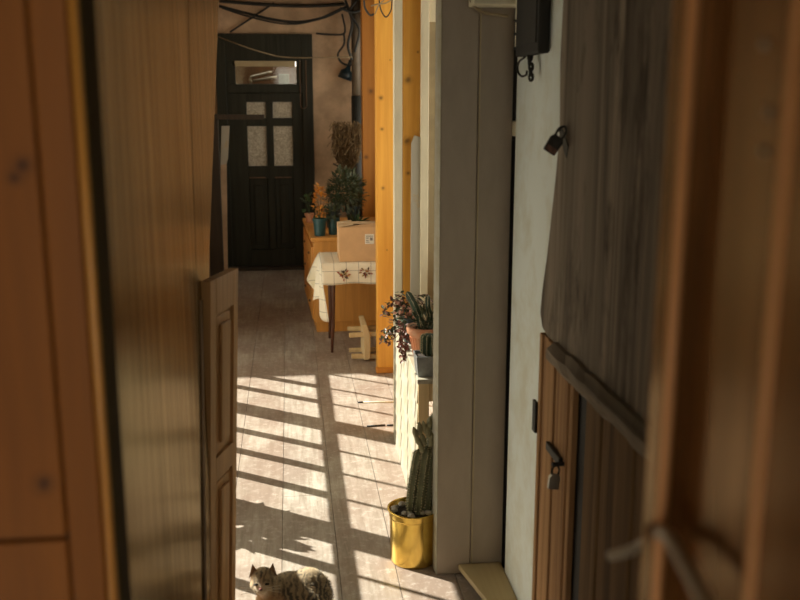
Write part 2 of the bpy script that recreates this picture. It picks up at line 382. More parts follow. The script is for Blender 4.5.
# neighbouring wing across the yard: its eave ends the sunlight at Y=5.9
ey = 5.915+.584/math.tan(SUN_EL)*3.1
struct(MB().box((-7, ey, -.5), (-.9, ey+3, 3.1)).build('wall_outside', 'outside'), 'wall of the neighbouring wing across the yard', 'wall')

# right side, far bay
mb = MB().box((.86, 3.47, 0), (.96, YF, .95)).box((.86, 3.47, 2.45), (.96, YF, CH))
for y0_, y1_ in ((3.47, 3.55), (4.70, 4.86), (6.0, 7.3), (8.1, 8.3), (9.6, YF)): mb.box((.86, y0_, .95), (.96, y1_, 2.45))  # unseen openings between these piers, added to brighten the far bay
struct(mb.build('wall_right', 'farwall'), 'right corridor wall behind the dresser and posts', 'wall')
# doorway recess behind the taupe pillar, its shade put into the near-black colour
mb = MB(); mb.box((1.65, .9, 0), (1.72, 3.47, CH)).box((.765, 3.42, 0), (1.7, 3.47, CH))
struct(mb.build('wall_recess', 'dark'), 'room glimpsed past the pillar, shade put into its near-black colour', 'wall')
# pale plastered wall piece (near right)
RX = .755
yw = P(511, 300, X=RX).y
mb = MB().box((RX, .5, 0), (RX+.12, yw, CH))
struct(mb.build('wall_near_right', 'wall', bev=.008), 'pale greenish white plastered wall beside the weathered board', 'wall')
# front of the camera-side room
struct(MB().box((-1.6, 1.12, 0), (-.62, 1.18, CH)).build('wall_near_left', 'dark'), 'dark wall beside the near left door', 'wall')

mb = MB().box((-1.6, -1.5, 0), (-.7, -1.42, 2.78)).box((-.7, -1.5, 0), (.9, -1.42, .8)).box((.9, -1.5, 0), (1.75, -1.42, 2.78)).box((-.7, -1.5, 2.4), (.9, -1.42, 2.78))  # opening added to let light in from behind the viewpoint
struct(mb.build('wall_behind', 'farwall'), 'wall behind the viewpoint with an added opening that lets light in', 'wall')
struct(MB().box((-1.6, -1.5, 0), (-1.52, 1.12, CH)).build('wall_room_left', 'farwall'), 'left wall of the near room', 'wall')
struct(MB().box((1.1, -1.5, 0), (1.18, .5, CH)).build('wall_room_right', 'farwall'), 'right wall of the near room', 'wall')
# taupe pillar
pl = P(434.5, 577, Z=0); pr_ = P(502, 560, Z=0)
pil = thing('wooden_pillar', (pl.x+.12, pl.y+.05, 0), 'taupe painted broad wooden pillar right of the gold cactus pot', 'pillar')
YP = 3.235
px0 = P(435.5, 570, Y=YP).x; px1 = P(470, 560, Y=YP).x; px2 = P(502, 560, Y=YP).x
MB().box((px0+.006, YP, 0), (px1, YP+.10, CH)).build('pillar_board', 'pillar', pil, bev=.003)
MB().box((px1+.0015, YP+.003, 0), (px2, YP+.10, CH)).build('pillar_board', 'pillar', pil, bev=.003)
MB().prism([(px0, YP+.032, 0), (px0+.0045, YP, 0), (px0+.006, YP+.001, 0), (px0+.006, YP+.10, 0), (px0, YP+.10, 0)], (0, 0, CH)).build('edge_strip', 'white', pil)['label'] = 'bright cream edge strip'
MB().tube([(px1+.006, YP-.001, .02), (px1+.006, YP-.001, 2.7)], .0025, 6).build('bead', 'beige', pil)
# step board in the doorway
a, b, c, d = P(458, 569, Z=.02), P(497, 567, Z=.02), P(512, 640, Z=.02), P(488, 640, Z=.02)
b.x = RX-.002; b.y=YP-.005; a.y=YP-.005; c = Vector((RX-.002, 2.75, .02)); d = Vector((P(480, 600, Z=.02).x+.06, 2.75, .02))
struct(MB().prism([a, b, c, d], (0, 0, .022)).build('trim_1', 'stepwood', bev=.003), 'pale yellowish step board at the foot of the taupe pillar', 'threshold')

# ------------------------------------------------------------ posts on the right
def post(x0, x1, Y, dy, mat, label, top=CH, z0=0, y_ref=100, name='wooden_post', foot=False):
    X0 = P(x0, y_ref, Y=Y).x; X1 = P(x1, y_ref, Y=Y).x
    c = ((X0+X1)/2, Y+dy/2, z0)
    t = thing(name, c, label, 'post')
    MB().box((X0, Y, z0), (X1, Y+dy, top)).build('shaft', mat, t, bev=.004)
    if foot:
        MB().prism([(X0-.012, Y-.02, 0), (X1+.006, Y-.02, 0), (X1+.006, Y+.03, 0), (X0-.012, Y+.03, 0)], (0, 0, .035)).build('foot_block', 'orange_deep', t, bev=.006)
    return t, X0, X1
post(376.5, 393.5, 5.93, .12, 'orange', 'bright orange square post in front of the table', foot=True)
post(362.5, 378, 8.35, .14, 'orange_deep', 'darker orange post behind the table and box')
post(394.2, 402.5, 4.73, .06, 'cream', 'narrow cream post left of the knotty orange one')
post(402.5, 425, 4.735, .10, 'orange', 'knotty orange post right of the cream strip')
t, _, _ = post(421, 429, 4.70, .03, 'cream', 'narrow white upright beside the beige panel', name='white_upright', z0=.64)
X0, X1 = P(429, 100, Y=4.74).x, .86
bp = thing('beige_panel', (.78, 4.76, 0), 'beige panel under a cream top rail beside the pillar', 'panel')
MB().box((X0, 4.74, .6), (X1, 4.76, P(432, 22, Y=4.74).z)).build('panel_board', 'beige', bp)
MB().box((X0, 4.735, P(432, 22, Y=4.74).z), (X1, 4.765, CH)).build('top_rail', 'cream', bp)
# pale narrow board leaning on the knotty orange post
a, b = P(411.5, 137, Y=4.715), P(420.5, 137, Y=4.715)
mb = MB(); mb.prism([(a.x-.004, 4.712, .67), (b.x, 4.712, .67), (b.x, 4.712, b.z), ((a.x+b.x)/2-.008, 4.712, b.z+.008), (a.x, 4.712, b.z-.03)], (0, .02, 0))
tag(mb.build('leaning_board', 'pallid', bev=.002), 'pale grey narrow board standing against the knotty orange post', 'board')

# low white board cabinet (ledge for the pots)
LZ = .615
ca, cb = P(395, 439, Z=0), P(418, 530, Z=0)
cab = thing('low_cabinet', (.62, 4.2, 0), 'low white boarded ledge cabinet carrying the plant pots', 'cabinet')
A0 = Vector((ca.x, 4.715, 0)); B0 = Vector((P(418, 385, Y=3.68).x, 3.68, 0))
nb = 7
for k in range(nb):                                             # lapped boards, each foot standing proud of the one below
    z0, z1 = LZ*k/nb, LZ*(k+1)/nb-.003
    MB().prism([(A0.x-.005, A0.y, z0), (A0.x, A0.y, z1), (A0.x+.012, A0.y, z1), (A0.x+.004, A0.y, z0)], (B0.x-A0.x, B0.y-A0.y, 0)).build('side_board', 'white', cab, bev=.001)
MB().prism([(A0.x, A0.y, LZ-.002), (B0.x-.004, B0.y-.012, LZ-.002), (.84, B0.y-.012, LZ-.002), (.84, A0.y, LZ-.002)], (0, 0, .02)).build('top_board', 'white', cab, bev=.002)
MB().box((B0.x, B0.y-.008, 0), (B0.x+.045, B0.y+.03, LZ)).build('end_post', 'pale_wood', cab, bev=.002)
for z in (LZ-.08, .30, .02): MB().box((B0.x+.045, B0.y-.004, z), (.84, B0.y+.018, z+.075)).build('end_slat', 'pale_wood', cab, bev=.002)

# ------------------------------------------------------------ far door
door = thing('door_1', ((DX0+DX1)/2, YF, 0), 'dark brown panelled double-height door with four small panes at the corridor end', 'door', kind='structure')
def fz(y): return P(266, y, Y=YF).z
def fx(x): return P(x, 150, Y=YF).x
TB, TT = fz(84), fz(62)
mb = MB()
mb.box((DX0, YF-.05, 0), (fx(229), YF+.1, DTOP)).box((fx(303.5), YF-.05, 0), (DX1, YF+.1, DTOP)).box((fx(229), YF-.045, fz(61)), (fx(303.5), YF+.1, DTOP)).box((fx(229), YF-.045, fz(93)), (fx(303.5), YF+.1, TB))
mb.build('door_frame', 'fardoor', door, bev=.006)
MB().box((fx(236), YF-.03, fz(66.5)), (fx(297), YF+.05, fz(61))).build('transom_bar', 'beige', door)
mb = MB(); mb.box((fx(229), YF-.03, TB), (fx(238), YF+.05, fz(61))).box((fx(298), YF-.03, TB), (fx(303.5), YF+.05, fz(61)))
mb.build('transom_frame', 'fardoor', door)
MB().box((fx(238), YF+.0, TB), (fx(298), YF+.006, fz(66.5))).build('transom_glass', 'clear', door)
# leaf: rails and stiles around the panes
L0, L1 = fx(228), fx(304)
zs = [fz(93), fz(102), fz(118), fz(126), fz(166)]
xs = [L0, fx(248), fx(267), fx(274), fx(293), L1]
mb = MB()
mb.box((L0, YF-.02, 0), (xs[1], YF+.03, zs[0])).box((xs[4], YF-.02, 0), (L1, YF+.03, zs[0]))
mb.box((xs[2], YF-.02, fz(166)), (xs[3], YF+.03, zs[1]))
mb.box((xs[1], YF-.02, zs[1]), (xs[4], YF+.03, zs[0])).box((xs[1], YF-.02, zs[3]), (xs[2], YF+.03, zs[2])).box((xs[3], YF-.02, zs[3]), (xs[4], YF+.03, zs[2]))
mb.box((xs[1], YF-.02, fz(178)), (xs[4], YF+.03, zs[4])).box((xs[1], YF-.02, 0), (xs[4], YF+.03, .2)).box((fx(267), YF-.02, .2), (fx(274), YF+.03, fz(178)))
mb.build('door_leaf', 'fardoor', door, bev=.004)
for (a, b, c, d) in ((1, 2, 2, 1), (3, 4, 2, 1), (1, 2, 4, 3), (3, 4, 4, 3)):
    MB().box((xs[a], YF, zs[c]), (xs[b], YF+.006, zs[d])).build('pane', 'frost', door)
for (a, b) in ((fx(248), fx(267)), (fx(274), fx(293))):
    MB().box((a, YF-.004, .2), (b, YF+.02, fz(178))).box((a+.05, YF-.016, .26), (b-.05, YF+.0, fz(178)-.07)).build('lower_panel', 'fardoor', door, bev=.008)
    MB().box((a+.005, YF-.03, fz(178)), (b-.02, YF-.02, fz(178)+.012)).build('panel_ledge', 'browntrim', door)
# wire loop on the right frame
mb = MB(); xl, xr = fx(301.5), fx(307.5); mb.tube([(xl, YF-.06, fz(60)), (xl, YF-.06, fz(105))]+[((xl+xr)/2-math.cos(t)*(xr-xl)/2, YF-.06, fz(105)-.035*math.sin(t)) for t in [k*math.pi/8 for k in range(1, 8)]]+[(xr, YF-.06, fz(105)), (xr, YF-.06, fz(60))], .004, 6)
mb.build('wire_loop', 'browntrim', door)
struct(MB().box((DX0-.02, YF-.16, 0), (DX1+.02, YF-.05, .03)).build('trim_2', 'darkpost', bev=.004), 'dark sill board below the far door', 'threshold')
# things seen behind the transom
yb = YF+.35
zsh = P(262, 88.5, Y=yb).z; struct(MB().box((fx(231), YF+.12, zsh-.03), (fx(303), yb+.2, zsh)).build('trim_6', 'browntrim'), 'brown ledge behind the transom glass', 'ledge')
t = thing('pipe_rail', P(262, 84, Y=yb), 'two slanted silvery pipes with a bend behind the transom glass', 'pipes')
MB().tube(path([P(272, 72, Y=yb), P(255, 76, Y=yb), P(251.5, 77, Y=yb), P(250, 80, Y=yb), P(252, 82.5, Y=yb)], 5), .012, 8).tube([P(251, 80, Y=yb), Vector((P(251, 80, Y=yb).x, yb, zsh))], .01, 6).build('upper_pipe', 'steel', t, smooth=True)
MB().tube([P(253, 81, Y=yb), P(277, 77, Y=yb)], .013, 8).build('lower_pipe', 'steel', t, smooth=True)
a, b = P(279, 88, Y=yb), P(289, 74, Y=yb); tag(MB().box((a.x, a.y, zsh+.0005), (b.x, yb+.1, b.z)).build('enamel_box', 'paleblue', bev=.004), 'pale blue box behind the transom glass', 'box')
a, b = P(234, 90, Y=yb+.2), P(300, 60, Y=yb+.2); struct(MB().box((a.x-.4, yb+.2, 0), (b.x+.4, yb+.25, b.z-.07)).build('wall_beyond', 'browntrim'), 'brown wall beyond the far door', 'wall')

# dark post with arm, pale strips by the far left
t = thing('dark_post', (fx(214), 9.0, 0), 'blackish upright with a short horizontal arm left of the far door', 'post')
def gx(x, Y): return P(x, 150, Y=Y).x
def gz(y, Y): return P(240, y, Y=Y).z
MB().box((gx(205, 9), 9.0, 0), (gx(219, 9), 9.08, gz(114, 9))).build('upright', 'darkpost', t, bev=.004)
MB().box((gx(205, 9), 8.99, gz(119.5, 9)), (gx(265, 9), 9.03, gz(114.5, 9))).build('arm', 'darkpost', t, bev=.003)
a = [P(221.5, 126, Y=9.2), P(229.5, 126, Y=9.2), P(228, 158, Y=9.2), P(226.5, 164, Y=9.2), P(227, 257, Y=9.2), P(220.5, 257, Y=9.2), P(220.5, 165, Y=9.2)]
zz = a[4].z
t = thing('pale_strip', (a[5].x, 9.2, 0), 'pale narrow board standing at the left edge of the far door', 'board')
MB().prism([a[0], a[1], a[2], a[3], Vector((a[3].x-.01, 9.2, a[3].z)), a[6]], (0, .01, 0)).build('upper_sheet', 'pallid', t)
MB().prism([a[3], Vector((a[4].x, 9.2, 0)), Vector((a[5].x, 9.2, 0)), a[6]], (0, .02, 0)).build('strip', 'farwall', t)

# drain pipe in the far right corner
t = thing('drain_pipe', (gx(357, 9.6), 9.6, 0), 'brown grey vertical pipe with a black lower sleeve beside the orange posts', 'pipe')
r_ = (gx(361, 9.6)-gx(352, 9.6))/2
MB().tube([(gx(357, 9.6), 9.6, gz(98, 9.6)), (gx(357, 9.6), 9.6, CH)], r_, 16).build('pipe', 'pipe', t, smooth=True)
MB().tube([(gx(357.5, 9.6), 9.6, 0), (gx(357.5, 9.6), 9.6, gz(96, 9.6))], r_*1.25, 16).build('sleeve', 'cable', t, smooth=True)

# cables on the far wall
def cable(pts, r, mat, label, Y=9.85, n=10):
    tag(MB().tube(path([P(x, y, Y=Y+(q[0] if q else 0)) for (x, y, *q) in pts], n), r, 6).build('cable', mat, smooth=True), label, 'cable')
cable([(219, 6), (245, 13), (275, 20), (300, 22), (325, 17), (346, 7)], .014, 'cable', 'thick black cable sagging above the far door')
cable([(222, 8), (250, 17), (285, 24), (312, 21), (340, 9)], .008, 'cable', 'thinner black cable sagging just below the thick one', Y=9.79)
cable([(230, 32), (250, 19), (274, 3)], .009, 'cable', 'short black cable slanting up from the door frame corner', Y=9.92)
cable([(219, 37, .2), (240, 45), (265, 53), (290, 57.5), (352, 57, -.16)], .006, 'cable_p', 'thin pale wire sagging across the top of the far door', Y=9.7)
cable([(316, 33.5), (330, 34.5), (343, 34), (345, 28), (342, 14)], .010, 'cable', 'black cable running from the frame corner up to the bundle')
cable([(344, 34), (344, 44), (338, 54), (341, 62), (349, 66)], .010, 'cable', 'black cable looping down the tan wall beside the pipe')
cable([(219, 1), (270, 5), (310, 6), (345, 4)], .016, 'cable', 'straight black cable along the very top of the tan wall', Y=9.91)
cable([(345, 0), (352, 22), (348, 45), (352, 60)], .014, 'cable', 'black cable hanging down the pipe from the bundle', Y=9.55)
cable([(357, 0), (350, 12), (359, 30), (355, 52)], .012, 'cable', 'wavy black cable on the front of the pipe', Y=9.5)
cable([(340, 8), (352, 12), (360, 10), (363, 3)], .012, 'cable', 'short black cable crossing the pipe near the top', Y=9.48)
cable([(364, 0), (365, 8), (370, 15), (374, 14)], .006, 'cable', 'black wire loop over the darker orange post', Y=5.85)
cable([(375, 14), (379, 5), (384, 0)], .0035, 'cable_p', 'pale wire end sticking up between the orange posts', Y=5.85)
cable([(371, 6), (378, 4), (386, 3), (394, -2)], .004, 'cable_p', 'pale wire across the top of the orange posts', Y=5.86)
cable([(379, 0), (381, 10), (386, 17), (391, 10), (392, 0)], .004, 'cable', 'thin wire loop on the bright orange post', Y=5.88)
t = thing('lamp_housing', P(347, 70, Y=9.84), 'dark green bottle shaped fitting hanging from the cables on the tan wall', 'lamp')
a = P(349, 66, Y=9.86); b = P(344.5, 79, Y=9.86)
MB().tube([a, a.lerp(b, .25), a.lerp(b, .45), b], [.02, .03, .065, .075], 12).build('shade', 'navy', t, smooth=True)
MB().tube([P(351, 60, Y=9.86), a], .02, 8).build('cap', 'cable', t, smooth=True)

# ------------------------------------------------------------ dresser
DY = 7.06; DZ = P(325, 237.5, Y=DY).z
dx0 = P(312.5, 300, Y=DY).x; dx1 = .82
dr = thing('dresser', (.5, 7.4, 0), 'orange brown wooden dresser crowded with potted plants', 'dresser')
bx0 = P(303.5, 250, Y=8.3).x
poly = [(dx0+.014, DY, .08), (dx1, DY, .08), (dx1, 8.25, .08), (bx0+.014, 8.25, .08)]
MB().prism(poly, (0, 0, DZ-.11)).build('body', 'dresser', dr, bev=.004)
MB().prism([(dx0-.004, DY-.012, DZ-.03), (dx1, DY-.012, DZ-.03), (dx1, 8.27, DZ-.03), (bx0-.004, 8.27, DZ-.03)], (0, 0, .03)).build('top', 'dresser', dr, bev=.004)
MB().prism([(dx0+.03, DY+.02, 0), (dx1, DY+.02, 0), (dx1, 8.2, 0), (bx0+.03, 8.2, 0)], (0, 0, .08)).build('plinth', 'dresser', dr)
for k in range(2):
    for j in range(3):
        y0 = DY+.02+k*.6; y1 = y0+.57; z0 = .1+j*(DZ-.16)/3; z1 = z0+(DZ-.16)/3-.012
        f = lambda y: dx0+.014+(bx0-dx0)*(y-DY)/(8.25-DY)
        d = MB().prism([(f(y0)-.013, y0, z0), (f(y0), y0, z0), (f(y1), y1, z0), (f(y1)-.013, y1, z0)], (0, 0, z1-z0)).build('drawer', 'dresser', dr, bev=.003)
        kb = MB(); kb.ball((f((y0+y1)/2)-.018, (y0+y1)/2, (z0+z1)/2), .010, 10).build('knob', 'browntrim', d, smooth=True)

# ------------------------------------------------------------ table, cloth, box, stool
TY0, TY1 = 6.44, 6.92
TZ = P(345, 263.5, Y=TY0).z
tx0 = P(322, 264, Y=TY0).x; tx1 = .84
tb = thing('side_table', ((tx0+tx1)/2, 6.68, 0), 'small dark wooden table with thin tapered legs under the flowered cloth', 'table')
MB().box((tx0+.01, TY0+.012, TZ-.03), (tx1, TY1, TZ-.004)).build('tabletop', 'table_wood', tb, bev=.003)
lx = P(333, 300, Y=TY0+.03).x
for (x, y) in ((lx, TY0+.035), (tx1-.04, TY0+.035), (lx, TY1-.04), (tx1-.04, TY1-.04)):
    MB().tube([(x+.002, y, TZ-.03), (x, y, TZ-.14), (x-.003, y, .2), (x-.012, y-.004, 0)], [.021, .019, .014, .009], 10).build('leg', 'table_wood', tb, smooth=True)
n = 14; pts = []
for k in range(n+1):
    u = k/n; pts.append(Vector((lx+(tx1-.04-lx)*u, TY0+.022, TZ-.165+.055*min(1, 4*min(u, 1-u))**.5)))
MB().prism([Vector((lx, TY0+.022, TZ-.03)), *pts, Vector((tx1-.04, TY0+.022, TZ-.03))], (0, .018, 0)).build('apron', 'table_wood', tb)

# tablecloth: top, front overhang, long wavy side drape
bm = bmesh.new(); uvl = bm.loops.layers.uv.new('UVMap')
def sheet(fn, nu, nv):
    g = [[bm.verts.new(fn(i/nu, j/nv)[0]) for j in range(nv+1)] for i in range(nu+1)]
    for i in range(nu):
        for j in range(nv):
            f = bm.faces.new((g[i][j], g[i+1][j], g[i+1][j+1], g[i][j+1]))
            for l, (a_, b_) in zip(f.loops, ((i, j), (i+1, j), (i+1, j+1), (i, j+1))): l[uvl].uv = fn(a_/nu, b_/nv)[1]
            f.smooth = True
cx0 = tx0-.004; ct = TZ+.003; drop = TZ-P(345, 284.5, Y=TY0).z
sheet(lambda u, v: ((cx0+(tx1-cx0)*u, TY0-.002+(TY1-TY0)*v, ct), (u*(tx1-cx0), .14+v*(TY1-TY0))), 20, 12)
sheet(lambda u, v: ((cx0+(tx1-cx0)*u, TY0-.002-.006*math.sin(9*u+1)*v-.004*v, ct-drop*v*(1+.03*math.sin(14*u))), (u*(tx1-cx0), .14-v*drop)), 30, 6)
def side(u, v):
    L_ = .40-.22*u+.03*math.sin(u*11)
    fold = math.sin(u*17+1)*.020*v
    return ((cx0-.012*math.sin(min(1, v*3)*1.57)+v*(.040*(1-u)-.07*u)+fold, TY0-.002+(TY1-TY0)*u*(1-.45*v)-.02*v, ct-L_*v-.008*math.sin(u*13)*v), (-v*L_, .14+u*(TY1-TY0)))
sheet(side, 36, 16)
bmesh.ops.remove_doubles(bm, verts=bm.verts, dist=.0008)
# embroidered sprays on the front overhang
def spray(cx, cz, s, seed):
    rnd = random.Random(seed)
    for k in range(22):
        a_ = rnd.random()*6.28; r = s*(.15+.85*rnd.random()); ll = s*.28
        x = cx+math.cos(a_)*r; z = cz+math.sin(a_)*r*.85; y = TY0-.0135
        d1 = Vector((math.cos(a_), 0, math.sin(a_)))*ll; d2 = Vector((-math.sin(a_), 0, math.cos(a_)))*ll*.4
        c_ = Vector((x, y, z)); vs = [bm.verts.new(q) for q in (c_-d1, c_+d2, c_+d1, c_-d2)]
        f = bm.faces.new(vs); f.material_index = rnd.choice((1, 1, 2, 2, 3)) if seed % 2 else rnd.choice((1, 1, 1, 2, 3))
for (x, y, s_, sd2) in ((343.5, 275, .045, 1), (366, 272.5, .042, 2)):
    q = P(x, y, Y=TY0-.0135); spray(q.x, q.z, s_, sd2)
me = bpy.data.meshes.new('tablecloth'); bm.to_mesh(me); bm.free()
for q in ('cloth', 'red_embroid', 'dark_embroid', 'yel_embroid'): me.materials.append(M[q])
o = bpy.data.objects.new('tablecloth', me); COL.objects.link(o); sm = o.modifiers.new('thick', 'SOLIDIFY'); sm.thickness = .0025; sm.offset = 1
tag(o, 'cream checked tablecloth with embroidered red flower sprays hanging over the small table', 'tablecloth')

# cardboard box
q0 = P(339.5, 262, Y=TY0+.03); q1 = P(385, 262, Y=TY0+.03); bt = P(338, 227.5, Y=TY0+.03).z; bz = TZ+.007
bxw = .40; by = TY0+.03; bd = .30
cb_ = thing('cardboard_box', (q0.x+bxw/2, by+bd/2, bz), 'open brown cardboard box with a white label on the tablecloth', 'box')
mb = MB(); X0 = q0.x; X1 = q0.x+bxw; th = .005
mb.box((X0, by, bz), (X1, by+th, bt)).box((X0, by+bd-th, bz), (X1, by+bd, bt)).box((X0, by+th, bz), (X0+th, by+bd-th, bt)).box((X1-th, by+th, bz), (X1, by+bd-th, bt)).box((X0+th, by+th, bz), (X1-th, by+bd-th, bz+th))
mb.build('carton', 'card', cb_)
MB().prism([(X0+.01, by+bd-.01, bt), (X1, by+bd-.01, bt), (X1, by+.05, bt+.008), (X0+.03, by+.08, bt+.015)], (0, 0, .004)).build('flap', 'card_in', cb_)
MB().prism([(X0, by+.01, bt), (X0, by+bd-.01, bt), (X0+.10, by+bd-.03, bt+.012), (X0+.10, by+.03, bt+.012)], (0, 0, .004)).build('flap', 'card_in', cb_)
MB().prism([(X0+.06, by+.01, bt), (X1, by+.01, bt), (X1, by+.035, bt+.035), (X0+.18, by+.05, bt+.012)], (0, .003, .003)).build('flap', 'card', cb_)
l0, l1 = P(365, 244, Y=by-.001), P(374, 234, Y=by-.001)
lab = MB().box((l0.x, by-.002, l0.z), (l1.x, by-.0005, l1.z)).build('shipping_label', 'paper', cb_)
mb = MB(); w_ = l1.x-l0.x; h_ = l1.z-l0.z
for (u, v, a_, b_) in ((.12, .75, .75, .08), (.12, .55, .3, .1), (.55, .35, .3, .3), (.12, .15, .35, .08), (.12, .33, .3, .08)):
    mb.box((l0.x+u*w_, by-.003, l0.z+v*h_), (l0.x+(u+a_)*w_, by-.0019, l0.z+(v+b_)*h_))
mb.build('print', 'ink', lab)

# toppled stool
SY = 6.2
st = thing('wooden_stool', (*P(364, 361, Z=0).xy, 0), 'pale wooden stool lying on its side beneath the table', 'stool')
def SP(x, y, Y=SY): return P(x, y, Y=Y)
a, b = SP(363, 326.5), SP(370, 360)
MB().prism([SP(361.5, 325.5), SP(367, 325), SP(370.5, 335), SP(370.5, 359.5), SP(364, 360.5), SP(364, 337)], (0, .30, 0)).build('seat', 'pale_wood', st, bev=.006)
for (x0, y0, x1, y1, Y) in ((349, 336, 385, 334, SY+.02), (347.5, 329.5, 385, 328.5, SY+.26), (351.5, 357, 385, 357, SY+.02), (349, 351, 385, 350, SY+.26)):
    p0, p1 = SP(x0, y0, Y), SP(x1, y1, Y)
    MB().prism([p0+Vector((0, 0, .017)), p1+Vector((0, 0, .017)), p1-Vector((0, 0, .014)), p0-Vector((0, 0, .014))], (0, .03, 0)).build('leg', 'pale_wood', st, bev=.006)

# ------------------------------------------------------------ plants on the dresser
def pot(c, r0, r1, h, mat, parent, rim=.006, rimh=.018, n=28):
    prof = [(0, 0), (r0, 0), (r0+(r1-r0)*.5, h*.5), (r1, h-rimh), (r1+rim, h-rimh), (r1+rim, h), (r1-.004, h), (r1-.008, h-.02), (0, h-.022)]
    p = MB().lathe(c, prof[:8]+[(r1-.010, h-.03), (0, h-.03)], n).build('pot', mat, parent, smooth=False)
    MB().lathe((c[0], c[1], c[2]+h-.03), [(0, .006), (r1-.011, .004), (r1-.011, -.002)], 20).build('soil', 'soil', parent)
    return p
def bush(c, R, n, mat, parent, L=.05, W=.025, seed=1, stems=7, name='foliage', up=.2):
    rnd = random.Random(seed); c = Vector(c); mb = MB()
    for k in range(n):
        while True:
            v = Vector((rnd.uniform(-1, 1), rnd.uniform(-1, 1), rnd.uniform(-1, 1)))
            if .25 < v.length < 1: break
        q = c+Vector((v.x*R[0], v.y*R[1], v.z*R[2]))
        mb.leaf(q, v.normalized()+Vector((rnd.uniform(-.6, .6), rnd.uniform(-.6, .6), up+rnd.uniform(-.6, .6))), (rnd.uniform(-.4, .4), rnd.uniform(-.4, .4), 1), L*rnd.uniform(.6, 1.2), W*rnd.uniform(.7, 1.2))
    return mb.build(name, mat, parent, fix=False)
def stalks(base, tips, r, mat, parent, name='stem', lean=.3):
    mb = MB()
    for tp in tips:
        a, b = Vector(base), Vector(tp); m_ = a.lerp(b, .5)+Vector((0, 0, (b-a).length*.08)); mb.tube(path([a, m_, b], 5), [r*(1-.04*i) for i in range(11)], 5)
    return mb.build(name, mat, parent)
def dplant(name, px, pyb, w_px, h_px, Y, mat, label, cat='potted plant', group=None):
    c = P(px, pyb, Y=Y); s = Y*1.03/950; c.z = DZ
    t = thing(name, (c.x, Y, DZ), label, cat, group)
    pot((c.x, Y, DZ+.0005), w_px*s*.40, w_px*s*.5, h_px*s, mat, t)
    return t, Vector((c.x, Y, DZ+h_px*s)), s
S = .0078
t, c, s = dplant('potted_plant', 320, 236, 13, 17, 7.16, 'teal', 'teal bucket pot with thin stems, left one at the dresser front')
stalks(c-Vector((0, 0, .03)), [c+Vector((-.02, 0, .06)), c+Vector((.02, .01, .09)), c+Vector((.0, 0, .10))], .003, 'leaf_g', t)
bush(c+Vector((0, 0, .05)), (.04, .04, .05), 26, 'leaf_g', t, .035, .015, 3)
t, c, s = dplant('potted_plant', 333.2, 236, 11, 16, 7.22, 'teal', 'teal bucket pot with drooping leaves next to the cardboard box')
stalks(c-Vector((0, 0, .03)), [c+Vector((.03, 0, .08)), c+Vector((-.03, .01, .06))], .003, 'leaf_g', t)
bush(c+Vector((0, 0, .04)), (.05, .05, .05), 60, 'leaf_d', t, .045, .02, 4)
t, c, s = dplant('potted_plant', 309.5, 218, 8, 9, 7.95, 'terracotta', 'small terracotta pot with round green leaves at the dresser left edge')
stalks(c-Vector((0, 0, .03)), [c+Vector((-.02, 0, .09)), c+Vector((.0, .01, .12))], .003, 'leaf_g', t)
bush(c+Vector((-.012, 0, .09)), (.045, .04, .075), 22, 'leaf_g', t, .05, .045, 5)
t, c, s = dplant('flower_vase', 320.5, 223, 9, 14, 7.5, 'amber', 'amber glazed vase holding yellow brown dried flowers', 'vase')
stalks(c-Vector((0, 0, .03)), [c+Vector((-.02, 0, .12)), c+Vector((.01, .01, .18)), c+Vector((.03, 0, .1))], .003, 'straw', t)
bush(c+Vector((0, 0, .12)), (.045, .04, .13), 110, 'amber', t, .035, .026, 6)
t, c, s = dplant('potted_plant', 333, 219, 15, 20, 7.62, 'navy', 'large dark bushy plant in a navy pot at the dresser back')
stalks(c-Vector((0, 0, .03)), [c+Vector((.05, 0, .2)), c+Vector((.12, .03, .28)), c+Vector((-.03, 0, .15)), c+Vector((.16, 0, .15))], .005, 'leaf_d', t)
bush(c+Vector((.09, .03, .13)), (.115, .12, .16), 420, 'leaf_d', t, .055, .022, 7)
bush(c+Vector((-.01, -.03, .09)), (.06, .06, .07), 60, 'leaf_g', t, .05, .016, 8)
t, c, s = dplant('potted_plant', 353, 224, 13, 16, 7.95, 'navy', 'dark pot of dense foliage against the darker orange post')
bush(c+Vector((.0, .0, .12)), (.09, .09, .16), 260, 'leaf_d', t, .06, .022, 17)
stalks(c-Vector((0, 0, .03)), [c+Vector((.05, 0, .2)), c+Vector((-.04, .03, .18))], .005, 'leaf_d', t)
t, c, s = dplant('potted_succulent', 357, 228, 17, 9, 7.3, 'terracotta', 'wide terracotta bowl of pointed succulent leaves behind the cardboard box')
mb = MB()
for k in range(26):
    a_ = k*2.4; el = .3+.9*(k/26); d_ = Vector((math.cos(a_)*math.cos(el), math.sin(a_)*math.cos(el), math.sin(el)))
    mb.leaf(c-Vector((0, 0, .02)), d_, (0, 0, 1.01), .09+.02*(k % 3), .018)
mb.build('leaves', 'leaf_g', t, fix=False)
